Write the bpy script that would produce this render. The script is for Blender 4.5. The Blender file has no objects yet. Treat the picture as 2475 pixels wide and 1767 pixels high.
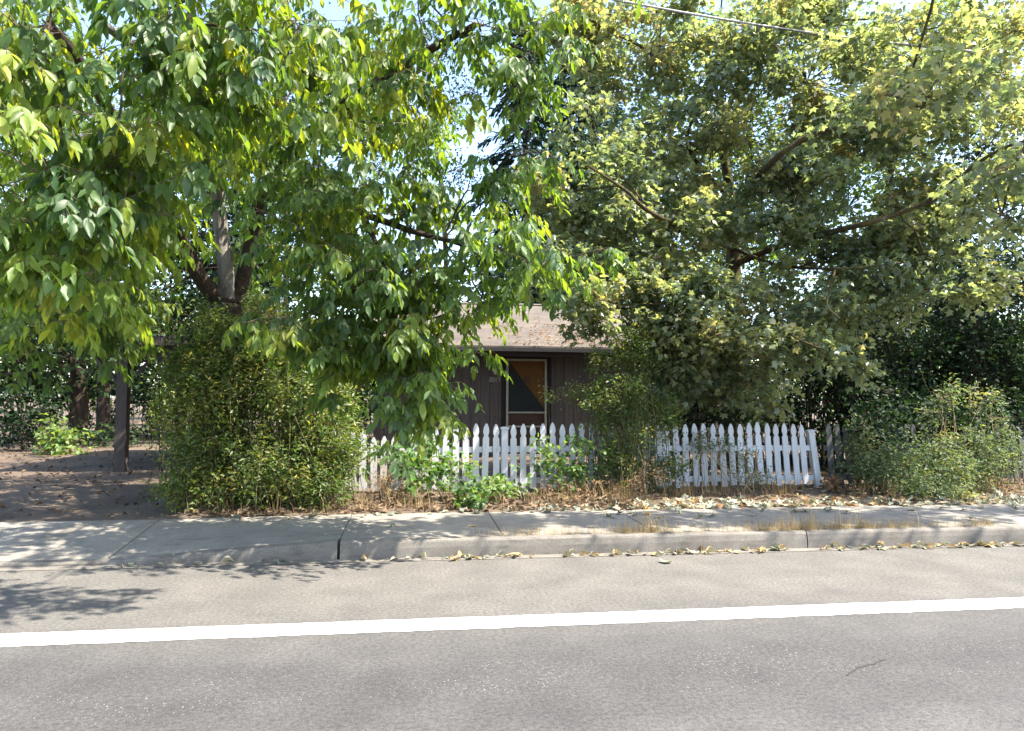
import bpy, math, random
import numpy as np
from mathutils import Matrix, Vector

random.seed(7)
RNG = np.random.default_rng(7)
SC = bpy.context.scene
COL = SC.collection

# ------------------------------------------------------------------ camera, sky, sun, exposure
PW, PH, FPX = 2475.0, 1767.0, 1750.0
YAW, PITCH, ROLL = math.radians(8.0), math.atan(81.5 / FPX), 0.006
CAMZ = 1.5
cam_data = bpy.data.cameras.new("camera")
cam = bpy.data.objects.new("camera", cam_data)
COL.objects.link(cam)
cam_data.sensor_width = 36.0
cam_data.lens = 36.0 * FPX / PW
cam_data.clip_start = 0.05
cam_data.clip_end = 3000.0
CAM_R = Matrix.Rotation(-YAW, 3, 'Z') @ Matrix.Rotation(math.pi / 2 + PITCH, 3, 'X') @ Matrix.Rotation(ROLL, 3, 'Z')
cam.matrix_world = Matrix.Translation((0, 0, CAMZ)) @ CAM_R.to_4x4()
SC.camera = cam

SUN_ELEV = math.radians(56.0)
SUN_OFF = math.radians(21.0)            # the sun stands along the road to the right, a little on the near side
SUN_DIR = Vector((math.cos(SUN_ELEV) * math.cos(SUN_OFF), -math.cos(SUN_ELEV) * math.sin(SUN_OFF), math.sin(SUN_ELEV)))
world = bpy.data.worlds.new("World")
SC.world = world
world.use_nodes = True
wn = world.node_tree
bg = wn.nodes["Background"]
sky = wn.nodes.new("ShaderNodeTexSky")
sky.sky_type = 'NISHITA'
sky.sun_disc = False
sky.sun_elevation = SUN_ELEV
sky.sun_rotation = math.atan2(SUN_DIR.x, SUN_DIR.y)
sky.dust_density = 1.5
wn.links.new(sky.outputs[0], bg.inputs[0])
bg.inputs[1].default_value = 0.15
sun_data = bpy.data.lights.new("sun", 'SUN')
sun_data.energy = 5.0
sun_data.angle = math.radians(0.55)
sun_data.color = (1.0, 0.93, 0.82)
sun = bpy.data.objects.new("sun", sun_data)
COL.objects.link(sun)
sun.rotation_euler = SUN_DIR.to_track_quat('Z', 'Y').to_euler()
SC.view_settings.view_transform = 'Standard'
SC.view_settings.look = 'None'
SC.view_settings.exposure = 2.05
SC.view_settings.gamma = 1.0
SC.render.engine = 'CYCLES'
SC.cycles.max_bounces = 10
SC.cycles.diffuse_bounces = 5
SC.cycles.transmission_bounces = 8
SC.cycles.use_denoising = True

# ------------------------------------------------------------------ helpers
def at(px, py, Y):
    """World point on the plane y = Y that lies on the line of sight of a photograph pixel (for measuring)."""
    d = CAM_R @ Vector(((px - PW / 2) / FPX, -(py - PH / 2) / FPX, -1.0))
    t = Y / d.y
    return Vector((0, 0, CAMZ)) + d * t

def px_size(Y):
    return Y / 0.99 / FPX

CR = np.array(CAM_R)
def project(P):
    q = (P - np.array([0, 0, CAMZ])) @ CR
    dep = -q[:, 2]
    return PW / 2 + FPX * q[:, 0] / dep, PH / 2 - FPX * q[:, 1] / dep, dep

def gz(x, y):
    """Height of the soil."""
    if y < 8.42: return -0.06
    t = min(max((y - 8.42) / 7.0, 0), 1)
    base = 0.165 + 0.12 * t
    if x < -2.0:
        k = min((-2.0 - x) / 1.2, 1)
        base -= 0.02 * k * (1 - t)
    return base

def tag(o, label=None, cat=None, group=None, kind=None):
    if label: o["label"] = label
    if cat: o["category"] = cat
    if group: o["group"] = group
    if kind: o["kind"] = kind
    return o

def empty(name, loc=(0, 0, 0)):
    o = bpy.data.objects.new(name, None)
    o.empty_display_size = 0.2
    COL.objects.link(o)
    o.location = loc
    bpy.context.view_layer.update() if False else None
    return o

def put(o, parent=None):
    COL.objects.link(o)
    if parent is not None:
        o.parent = parent
        o.matrix_parent_inverse = world_of(parent).inverted()
    return o

def world_of(o):
    m = o.matrix_basis.copy()
    if o.parent is not None:
        m = world_of(o.parent) @ o.matrix_parent_inverse @ m
    return m

class MB:
    """Collects faces for one mesh."""
    def __init__(self): self.v, self.f = [], []
    def poly(self, pts):
        n = len(self.v); self.v += [tuple(p) for p in pts]; self.f.append(tuple(range(n, n + len(pts))))
    def hexa(self, b, t):
        """b, t: four bottom and four top corners, counter-clockwise seen from above."""
        n = len(self.v); self.v += [tuple(p) for p in b] + [tuple(p) for p in t]
        self.f += [(n + 3, n + 2, n + 1, n), (n + 4, n + 5, n + 6, n + 7)]
        for i in range(4):
            j = (i + 1) % 4
            self.f.append((n + i, n + j, n + 4 + j, n + 4 + i))
    def box(self, x0, x1, y0, y1, z0, z1):
        self.hexa([(x0, y0, z0), (x1, y0, z0), (x1, y1, z0), (x0, y1, z0)], [(x0, y0, z1), (x1, y0, z1), (x1, y1, z1), (x0, y1, z1)])
    def cbox(self, x0, x1, y0, y1, z0, z1, c=0.004):
        """Box with chamfered front edges (front = -y) and top."""
        n = len(self.v)
        for (y, i) in ((y1, 0), (y0 + c, 0), (y0, c)):
            self.v += [(x0 + i, y, z0 + i), (x1 - i, y, z0 + i), (x1 - i, y, z1 - i), (x0 + i, y, z1 - i)]
        self.f.append((n + 3, n + 2, n + 1, n)); self.f.append((n + 8, n + 9, n + 10, n + 11))
        for r in (0, 4):
            for i in range(4):
                j = (i + 1) % 4
                self.f.append((n + r + i, n + r + j, n + r + 4 + j, n + r + 4 + i))
        # winding is fixed by recalculation in build
    def prism(self, outline, y0, y1):
        """Outline of (x, z), extruded along y."""
        n = len(self.v); k = len(outline)
        self.v += [(x, y0, z) for x, z in outline] + [(x, y1, z) for x, z in outline]
        self.f.append(tuple(range(n, n + k))); self.f.append(tuple(range(n + 2 * k - 1, n + k - 1, -1)))
        for i in range(k):
            j = (i + 1) % k
            self.f.append((n + i, n + k + i, n + k + j, n + j))
    def tube(self, pts, rad, seg=6, cap=True):
        pts = [Vector(p) for p in pts]
        if not hasattr(rad, '__len__'): rad = [rad] * len(pts)
        n = len(self.v)
        up = Vector((0.3, 0.2, 1)).normalized()
        for i, p in enumerate(pts):
            d = (pts[min(i + 1, len(pts) - 1)] - pts[max(i - 1, 0)])
            d = d.normalized() if d.length > 1e-9 else Vector((0, 0, 1))
            a = d.cross(up)
            if a.length < 0.05: a = d.cross(Vector((1, 0, 0)))
            a.normalize(); b = d.cross(a)
            for k in range(seg):
                an = 2 * math.pi * k / seg
                self.v.append(tuple(p + (a * math.cos(an) + b * math.sin(an)) * rad[i]))
        for i in range(len(pts) - 1):
            for k in range(seg):
                k2 = (k + 1) % seg
                self.f.append((n + i * seg + k, n + i * seg + k2, n + (i + 1) * seg + k2, n + (i + 1) * seg + k))
        if cap:
            self.f.append(tuple(range(n, n + seg)))
            self.f.append(tuple(range(n + len(pts) * seg - 1, n + (len(pts) - 1) * seg - 1, -1)))
    def lathe(self, prof, c, seg=14):
        n = len(self.v)
        for r, z in prof:
            for k in range(seg):
                a = 2 * math.pi * k / seg
                self.v.append((c[0] + r * math.cos(a), c[1] + r * math.sin(a), c[2] + z))
        for i in range(len(prof) - 1):
            for k in range(seg):
                k2 = (k + 1) % seg
                self.f.append((n + i * seg + k, n + i * seg + k2, n + (i + 1) * seg + k2, n + (i + 1) * seg + k))
    def mesh(self, name, mat, smooth=False):
        m = bpy.data.meshes.new(name)
        m.from_pydata(self.v, [], self.f)
        m.materials.append(mat)
        if smooth: m.polygons.foreach_set("use_smooth", [True] * len(m.polygons))
        m.update()
        return m
    def build(self, name, mat, parent=None, smooth=False):
        return put(bpy.data.objects.new(name, self.mesh(name, mat, smooth)), parent)

# ------------------------------------------------------------------ materials
def new_mat(name):
    m = bpy.data.materials.new(name); m.use_nodes = True
    nt = m.node_tree
    return m, nt, nt.nodes["Principled BSDF"]

def N(nt, t, **kw):
    n = nt.nodes.new(t)
    for k, v in kw.items():
        if k in n.inputs: n.inputs[k].default_value = v
        else: setattr(n, k, v)
    return n

def ramp(nt, fac, stops):
    r = nt.nodes.new("ShaderNodeValToRGB")
    el = r.color_ramp.elements
    while len(el) < len(stops): el.new(0.5)
    for e, (p, c) in zip(el, stops):
        e.position = p; e.color = (*c, 1) if len(c) == 3 else c
    if fac is not None: nt.links.new(fac, r.inputs[0])
    return r

def mix(nt, fac, a, b, mode='MIX'):
    m = nt.nodes.new("ShaderNodeMix"); m.data_type = 'RGBA'; m.blend_type = mode
    for sock, val in ((m.inputs[0], fac), (m.inputs[6], a), (m.inputs[7], b)):
        if hasattr(val, 'is_linked') or hasattr(val, 'links'): nt.links.new(val, sock)
        elif isinstance(val, (int, float)): sock.default_value = val
        else: sock.default_value = (*val, 1)
    return m.outputs[2]

def math_n(nt, op, a, b=None):
    m = nt.nodes.new("ShaderNodeMath"); m.operation = op
    for i, v in enumerate((a, b)):
        if v is None: continue
        if isinstance(v, (int, float)): m.inputs[i].default_value = v
        else: nt.links.new(v, m.inputs[i])
    return m.outputs[0]

def coords(nt, scale=(1, 1, 1), kind='pos'):
    mp = nt.nodes.new("ShaderNodeMapping")
    mp.inputs['Scale'].default_value = scale
    if kind == 'pos':
        g = nt.nodes.new("ShaderNodeNewGeometry"); nt.links.new(g.outputs['Position'], mp.inputs[0])
    else:
        g = nt.nodes.new("ShaderNodeTexCoord"); nt.links.new(g.outputs['Object'], mp.inputs[0])
    return mp.outputs[0]

def noise(nt, vec, scale, detail=4, rough=0.55):
    n = N(nt, "ShaderNodeTexNoise", Scale=scale, Detail=detail, Roughness=rough)
    nt.links.new(vec, n.inputs['Vector'])
    return n.outputs['Fac']

def bump(nt, bsdf, h, strength, dist):
    b = N(nt, "ShaderNodeBump", Strength=strength, Distance=dist)
    nt.links.new(h, b.inputs['Height']); nt.links.new(b.outputs[0], bsdf.inputs['Normal'])

def noisy(name, c0, c1, scale, rough=0.8, bump_s=0.3, bump_d=0.01, stretch=(1, 1, 1), spec=0.3, c2=None, fine=None, kind='pos'):
    m, nt, b = new_mat(name)
    v = coords(nt, stretch, kind)
    f = noise(nt, v, scale, 6, 0.62)
    stops = [(0.32, c0), (0.68, c1)] if c2 is None else [(0.28, c0), (0.5, c1), (0.72, c2)]
    col = ramp(nt, f, stops).outputs[0]
    f2 = noise(nt, v, (fine or scale * 9), 3, 0.6)
    col = mix(nt, 0.55, col, ramp(nt, f2, [(0.3, (0.55, 0.55, 0.55)), (0.7, (1.3, 1.3, 1.3))]).outputs[0], 'MULTIPLY')
    nt.links.new(col, b.inputs['Base Color'])
    b.inputs['Roughness'].default_value = rough
    b.inputs['Specular IOR Level'].default_value = spec
    if bump_s: bump(nt, b, f2, bump_s, bump_d)
    return m

def leaf_mat(name, stops, trans, tmul=(2.6, 2.2, 0.8), rough=0.42, spec=0.5):
    """Leaf: gloss and diffuse on the surface, light shining through it; colour varies leaf by leaf."""
    m, nt, b = new_mat(name)
    a = N(nt, "ShaderNodeAttribute", attribute_name="leaf_tint")
    s = nt.nodes.new("ShaderNodeSeparateColor"); nt.links.new(a.outputs['Color'], s.inputs[0])
    col = ramp(nt, s.outputs[0], stops).outputs[0]
    val = math_n(nt, 'ADD', math_n(nt, 'MULTIPLY', s.outputs[1], 0.7), 0.65)
    vc = nt.nodes.new("ShaderNodeCombineColor")
    for i in range(3): nt.links.new(val, vc.inputs[i])
    col = mix(nt, 1.0, col, vc.outputs[0], 'MULTIPLY')
    nt.links.new(col, b.inputs['Base Color'])
    b.inputs['Roughness'].default_value = rough
    b.inputs['Specular IOR Level'].default_value = spec
    t = nt.nodes.new("ShaderNodeBsdfTranslucent")
    nt.links.new(mix(nt, 1.0, col, tmul, 'MULTIPLY'), t.inputs[0])
    mx = nt.nodes.new("ShaderNodeMixShader"); mx.inputs[0].default_value = trans
    nt.links.new(b.outputs[0], mx.inputs[1]); nt.links.new(t.outputs[0], mx.inputs[2])
    nt.links.new(mx.outputs[0], nt.nodes["Material Output"].inputs[0])
    return m

def asphalt_mat():
    m, nt, b = new_mat("asphalt")
    v = coords(nt)
    sep = nt.nodes.new("ShaderNodeSeparateXYZ"); nt.links.new(v, sep.inputs[0])
    wob = math_n(nt, 'MULTIPLY', math_n(nt, 'SUBTRACT', noise(nt, coords(nt, (0.35, 1, 1)), 1.5, 4), 0.5), 0.7)
    y = math_n(nt, 'ADD', sep.outputs[1], wob)
    yy = math_n(nt, 'DIVIDE', y, 8.0)
    # worn wheel track darker, shoulder (bicycle lane) dustier and warmer
    tone = ramp(nt, yy, [(0.0, (.084, .081, .079)), (0.36, (.081, .078, .076)), (0.43, (.057, .055, .054)), (0.52, (.056, .054, .053)),
                         (0.58, (.072, .069, .066)), (0.66, (.095, .090, .082)), (0.86, (.102, .096, .086))]).outputs[0]
    big = noise(nt, v, 2.2, 5)
    tone = mix(nt, 0.5, tone, ramp(nt, big, [(0.3, (.62, .62, .63)), (0.7, (1.28, 1.26, 1.22))]).outputs[0], 'MULTIPLY')
    fine = noise(nt, v, 120, 5, 0.85)
    tone = mix(nt, 0.8, tone, ramp(nt, fine, [(0.35, (.35, .35, .35)), (0.65, (1.65, 1.65, 1.65))]).outputs[0], 'MULTIPLY')
    mid = noise(nt, v, 38, 3, 0.8)
    tone = mix(nt, 0.7, tone, ramp(nt, mid, [(0.36, (.55, .55, .55)), (0.64, (1.45, 1.45, 1.45))]).outputs[0], 'MULTIPLY')
    # stones standing out of the worn binder
    vo = N(nt, "ShaderNodeTexVoronoi", Scale=85.0); nt.links.new(v, vo.inputs['Vector'])
    dist = math_n(nt, 'LESS_THAN', vo.outputs['Distance'], 0.33)
    sc = nt.nodes.new("ShaderNodeSeparateColor"); nt.links.new(vo.outputs['Color'], sc.inputs[0])
    band = ramp(nt, yy, [(0.44, (.0, .0, .0)), (0.475, (1, 1, 1)), (0.515, (1, 1, 1)), (0.545, (.0, .0, .0))]).outputs[0]
    few = math_n(nt, 'GREATER_THAN', sc.outputs[0], 0.90)
    patch = ramp(nt, noise(nt, coords(nt, (0.5, 1.5, 1)), 2.4, 3), [(0.42, (0, 0, 0)), (0.6, (1, 1, 1))]).outputs[0]
    pick = math_n(nt, 'MULTIPLY', math_n(nt, 'MULTIPLY', dist, few), math_n(nt, 'MULTIPLY', band, math_n(nt, 'ADD', patch, 0.25)))
    tone = mix(nt, pick, tone, (.22, .205, .188))
    # old oil drips
    st = noise(nt, coords(nt, (1.1, 2.4, 1)), 1.9, 2)
    drip = ramp(nt, st, [(0.70, (0, 0, 0)), (0.78, (.5, .5, .5))]).outputs[0]
    tone = mix(nt, drip, tone, (.085, .070, .066))
    nt.links.new(tone, b.inputs['Base Color'])
    b.inputs['Roughness'].default_value = 0.85
    b.inputs['Specular IOR Level'].default_value = 0.25
    bump(nt, b, fine, 0.5, 0.006)
    return m

def paint_mat(name, base, worn, thr=0.62, scale=30, rough=0.6, stretch=(1, 1, 1), kind='pos', dirt=.8):
    m, nt, b = new_mat(name)
    v = coords(nt, stretch, kind)
    f = noise(nt, v, scale, 7, 0.7)
    f2 = noise(nt, v, scale * 0.2, 4)
    k = ramp(nt, f, [(thr, (0, 0, 0)), (thr + 0.05, (1, 1, 1))]).outputs[0]
    col = mix(nt, k, base, worn)
    col = mix(nt, 0.5, col, ramp(nt, f2, [(0.3, (dirt, dirt * .98, dirt * .95)), (0.65, (1.04, 1.04, 1.04))]).outputs[0], 'MULTIPLY')
    nt.links.new(col, b.inputs['Base Color'])
    b.inputs['Roughness'].default_value = rough
    bump(nt, b, f, 0.2, 0.003)
    return m

def plain(name, c, rough=0.6, metal=0.0, spec=0.4):
    m, nt, b = new_mat(name)
    v = coords(nt, kind='obj')
    f = noise(nt, v, 18, 5)
    nt.links.new(ramp(nt, f, [(0.3, tuple(x * 0.8 for x in c)), (0.7, tuple(min(x * 1.15, 1) for x in c))]).outputs[0], b.inputs['Base Color'])
    b.inputs['Roughness'].default_value = rough; b.inputs['Metallic'].default_value = metal
    b.inputs['Specular IOR Level'].default_value = spec
    return m

M = {}
M['asphalt'] = asphalt_mat()
M['line'] = paint_mat("line_paint", (0.636, 0.629, 0.607), (0.296, 0.274, 0.252), 0.585, 20, 0.7, (0.5, 1, 1))
def concrete_mat():
    m, nt, b = new_mat("concrete")
    v = coords(nt)
    col = ramp(nt, noise(nt, v, 2.2, 6, .65), [(.3, (.160, .145, .124)), (.5, (.212, .193, .164)), (.7, (.248, .226, .192))]).outputs[0]
    f2 = noise(nt, v, 75, 4, .75)
    col = mix(nt, .7, col, ramp(nt, f2, [(.3, (.55, .55, .55)), (.7, (1.35, 1.35, 1.35))]).outputs[0], 'MULTIPLY')
    stain = ramp(nt, noise(nt, coords(nt, (.7, 1.6, 2.5)), 5.5, 5, .7), [(.52, (1, 1, 1)), (.72, (.55, .53, .52))]).outputs[0]
    col = mix(nt, .8, col, stain, 'MULTIPLY')
    spot = ramp(nt, noise(nt, v, 26, 2, .5), [(.70, (1, 1, 1)), (.75, (.5, .48, .46))]).outputs[0]
    col = mix(nt, .7, col, spot, 'MULTIPLY')
    nt.links.new(col, b.inputs['Base Color'])
    b.inputs['Roughness'].default_value = .88
    b.inputs['Specular IOR Level'].default_value = .25
    bump(nt, b, f2, .4, .004)
    return m
M['concrete'] = concrete_mat()
def kerb_concrete_mat():
    m, nt, b = new_mat("kerb_concrete")
    v = coords(nt)
    col = ramp(nt, noise(nt, v, 3.5, 6, .65), [(.3, (.108, .098, .085)), (.5, (.148, .134, .115)), (.7, (.180, .163, .139))]).outputs[0]
    f2 = noise(nt, v, 75, 4, .75)
    col = mix(nt, .7, col, ramp(nt, f2, [(.3, (.55, .55, .55)), (.7, (1.35, 1.35, 1.35))]).outputs[0], 'MULTIPLY')
    stain = ramp(nt, noise(nt, coords(nt, (.7, 1.6, 2.5)), 5.5, 5, .7), [(.52, (1, 1, 1)), (.72, (.55, .53, .52))]).outputs[0]
    col = mix(nt, .8, col, stain, 'MULTIPLY')
    spot = ramp(nt, noise(nt, v, 26, 2, .5), [(.70, (1, 1, 1)), (.75, (.5, .48, .46))]).outputs[0]
    col = mix(nt, .7, col, spot, 'MULTIPLY')
    nt.links.new(col, b.inputs['Base Color'])
    b.inputs['Roughness'].default_value = .88
    b.inputs['Specular IOR Level'].default_value = .25
    bump(nt, b, f2, .4, .004)
    return m
M['kerb'] = kerb_concrete_mat()
M['soil'] = noisy("soil", (.058, .042, .031), (.100, .073, .052), 1.3, 0.95, 0.6, 0.03, c2=(.145, .106, .073), fine=26)
M['white_wood'] = paint_mat("white_painted_wood", (.52, .53, .545), (.40, .38, .35), 0.60, 26, 0.6, (1, 1, 0.22), dirt=.45)
M['grey_wood'] = noisy("weathered_grey_wood", (.080, .078, .077), (.125, .121, .119), 10, 0.85, 0.35, 0.004, (1, 1, 0.08))
M['siding'] = noisy("brown_siding", (0.088, 0.070, 0.064), (0.113, 0.090, 0.083), 6, 0.75, 0.3, 0.002, (1, 1, 0.06))
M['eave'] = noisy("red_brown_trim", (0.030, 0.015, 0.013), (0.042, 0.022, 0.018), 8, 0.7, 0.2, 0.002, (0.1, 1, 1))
M['casing'] = noisy("dark_door_casing", (0.012, 0.007, 0.006), (0.019, 0.012, 0.010), 8, 0.6, 0.1, 0.001)
M['gutter'] = plain("gutter_metal", (.12, .11, .11), 0.45, 0.3)
M['alu'] = plain("screen_door_frame", (.36, .33, .27), 0.5, 0.2)
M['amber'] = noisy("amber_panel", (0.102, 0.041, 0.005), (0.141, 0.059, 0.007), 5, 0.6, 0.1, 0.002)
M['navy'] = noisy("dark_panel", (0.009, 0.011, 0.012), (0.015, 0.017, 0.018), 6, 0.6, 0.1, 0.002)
M['brown_panel'] = noisy("brown_panel", (0.048, 0.024, 0.013), (0.063, 0.033, 0.019), 6, 0.6, 0.1, 0.002)
M['lamp_metal'] = plain("lamp_metal", (.03, .03, .03), 0.5, 0.5)
M['lamp_glass'] = plain("lamp_glass", (.55, .52, .45), 0.25)
M['number'] = plain("number_metal", (.42, .38, .33), 0.4, 0.4)
M['cable'] = plain("cable_sheath", (.52, .50, .48), 0.5)
M['dark_cable'] = plain("dark_cable_sheath", (.06, .055, .055), 0.6)
M['post_wood'] = noisy("dark_post_wood", (0.052, 0.041, 0.036), (0.081, 0.065, 0.056), 9, 0.85, 0.4, 0.004, (1, 1, 0.08))
M['bark_grey'] = noisy("grey_bark", (.085, .072, .062), (.185, .162, .140), 12, 0.92, 1.0, 0.03, (1, 1, 0.16), c2=(.26, .238, .21), fine=80)
M['bark_brown'] = noisy("brown_bark", (.036, .024, .017), (.080, .054, .038), 14, 0.95, 1.0, 0.03, (1, 1, 0.25), fine=90)
M['moss_bark'] = noisy("mossy_bark", (.036, .026, .016), (.070, .054, .022), 7, 0.95, 1.0, 0.03, (1, 1, 0.5), c2=(.120, .105, .022), fine=70)
M['twig'] = noisy("twig_bark", (.085, .062, .042), (.150, .115, .082), 12, 0.9, 0.3, 0.003)
M['stem'] = noisy("dry_stem", (.20, .15, .075), (.34, .26, .14), 14, 0.9, 0.2, 0.002)
M['green_stem'] = noisy("green_brown_stem", (.075, .068, .030), (.130, .115, .050), 14, 0.9, 0.2, 0.002)
M['pine_bark'] = noisy("conifer_bark", (.050, .034, .026), (.100, .070, .054), 8, 0.95, 0.9, 0.03, (1, 1, 0.2))

def roof_mat():
    m, nt, b = new_mat("roof_shingle")
    v = coords(nt)
    br = N(nt, "ShaderNodeTexBrick", Scale=1.0)
    br.offset = 0.5
    br.inputs['Color1'].default_value = (.070, .060, .049, 1); br.inputs['Color2'].default_value = (.100, .086, .069, 1)
    br.inputs['Mortar'].default_value = (.10, .07, .06, 1)
    br.inputs['Mortar Size'].default_value = 0.008; br.inputs['Brick Width'].default_value = 0.3; br.inputs['Row Height'].default_value = 0.135
    nt.links.new(v, br.inputs['Vector'])
    f = noise(nt, v, 1.4, 6)
    col = mix(nt, 0.7, br.outputs[0], ramp(nt, f, [(0.3, (.62, .60, .58)), (0.65, (1.2, 1.18, 1.15))]).outputs[0], 'MULTIPLY')
    f2 = noise(nt, v, 60, 3)
    col = mix(nt, 0.5, col, ramp(nt, f2, [(0.3, (.6, .6, .6)), (0.7, (1.3, 1.3, 1.3))]).outputs[0], 'MULTIPLY')
    nt.links.new(col, b.inputs['Base Color'])
    b.inputs['Roughness'].default_value = 0.95
    bump(nt, b, f2, 0.4, 0.005)
    return m
M['roof'] = roof_mat()

M['walnut'] = leaf_mat("walnut_leaf", [(0.0, (.046, .096, .040)), (0.42, (.080, .142, .044)), (0.8, (.130, .195, .042)), (1.0, (.195, .225, .046))], 0.56, (2.7, 2.35, 0.42), 0.45, 0.45)
M['maple'] = leaf_mat("maple_leaf", [(0.0, (.120, .168, .112)), (0.45, (.190, .232, .142)), (0.78, (.255, .275, .142)), (0.93, (.325, .295, .155)), (1.0, (.37, .30, .19))], 0.54, (1.7, 1.6, 0.72), 0.32, 0.65)
M['privet'] = leaf_mat("privet_leaf", [(0.0, (.050, .090, .026)), (0.5, (.085, .130, .036)), (0.88, (.140, .175, .048)), (1.0, (.25, .22, .075))], 0.42, (1.9, 1.9, 0.6), 0.45, 0.45)
M['rose'] = leaf_mat("bramble_leaf", [(0.0, (.045, .100, .030)), (0.6, (.085, .165, .045)), (1.0, (.16, .22, .06))], 0.40, (2.2, 2.0, 0.8), 0.5, 0.4)
M['feathery'] = leaf_mat("grey_green_leaf", [(0.0, (.075, .115, .060)), (0.6, (.120, .165, .085)), (1.0, (.20, .20, .08))], 0.38, (1.9, 1.8, 0.8), 0.55, 0.35)
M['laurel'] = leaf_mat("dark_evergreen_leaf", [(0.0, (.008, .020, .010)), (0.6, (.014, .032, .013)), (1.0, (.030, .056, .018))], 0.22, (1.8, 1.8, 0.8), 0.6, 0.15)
M['wood_leaf'] = leaf_mat("woodland_leaf", [(0.0, (.050, .095, .030)), (0.6, (.095, .155, .042)), (1.0, (.18, .22, .055))], 0.42, (2.2, 2.0, 0.6), 0.5, 0.4)
M['needle'] = leaf_mat("conifer_needles", [(0.0, (.016, .036, .026)), (0.7, (.026, .054, .036)), (1.0, (.045, .075, .04))], 0.2, (1.6, 1.8, 0.8), 0.6, 0.3)
M['straw'] = leaf_mat("dry_grass", [(0.0, (0.211, 0.147, 0.060)), (0.5, (0.323, 0.239, 0.105)), (1.0, (0.422, 0.337, 0.176))], 0.35, (1.3, 1.2, 1.0), 0.6, 0.3)
M['brown_grass'] = leaf_mat("brown_grass", [(0.0, (.13, .085, .040)), (0.5, (.22, .155, .075)), (1.0, (.34, .26, .13))], 0.3, (1.3, 1.1, 0.9), 0.7, 0.2)
M['dead'] = leaf_mat("dead_leaf", [(0.0, (.17, .085, .042)), (0.5, (.24, .135, .07)), (1.0, (.30, .21, .125))], 0.3, (1.3, 1.1, 0.8), 0.65, 0.25)
M['pale'] = leaf_mat("pale_fallen_leaf", [(0.0, (0.171, 0.195, 0.147)), (0.45, (0.240, 0.257, 0.196)), (0.72, (0.297, 0.257, 0.169)), (0.9, (0.286, 0.201, 0.093)), (1.0, (0.228, 0.107, 0.038))], 0.2, (1.2, 1.1, 0.8), 0.6, 0.3)
M['brown_litter'] = leaf_mat("brown_litter", [(0.0, (.070, .046, .030)), (0.5, (.135, .092, .058)), (1.0, (.25, .185, .115))], 0.15, (1.2, 1.0, 0.8), 0.8, 0.2)

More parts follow.
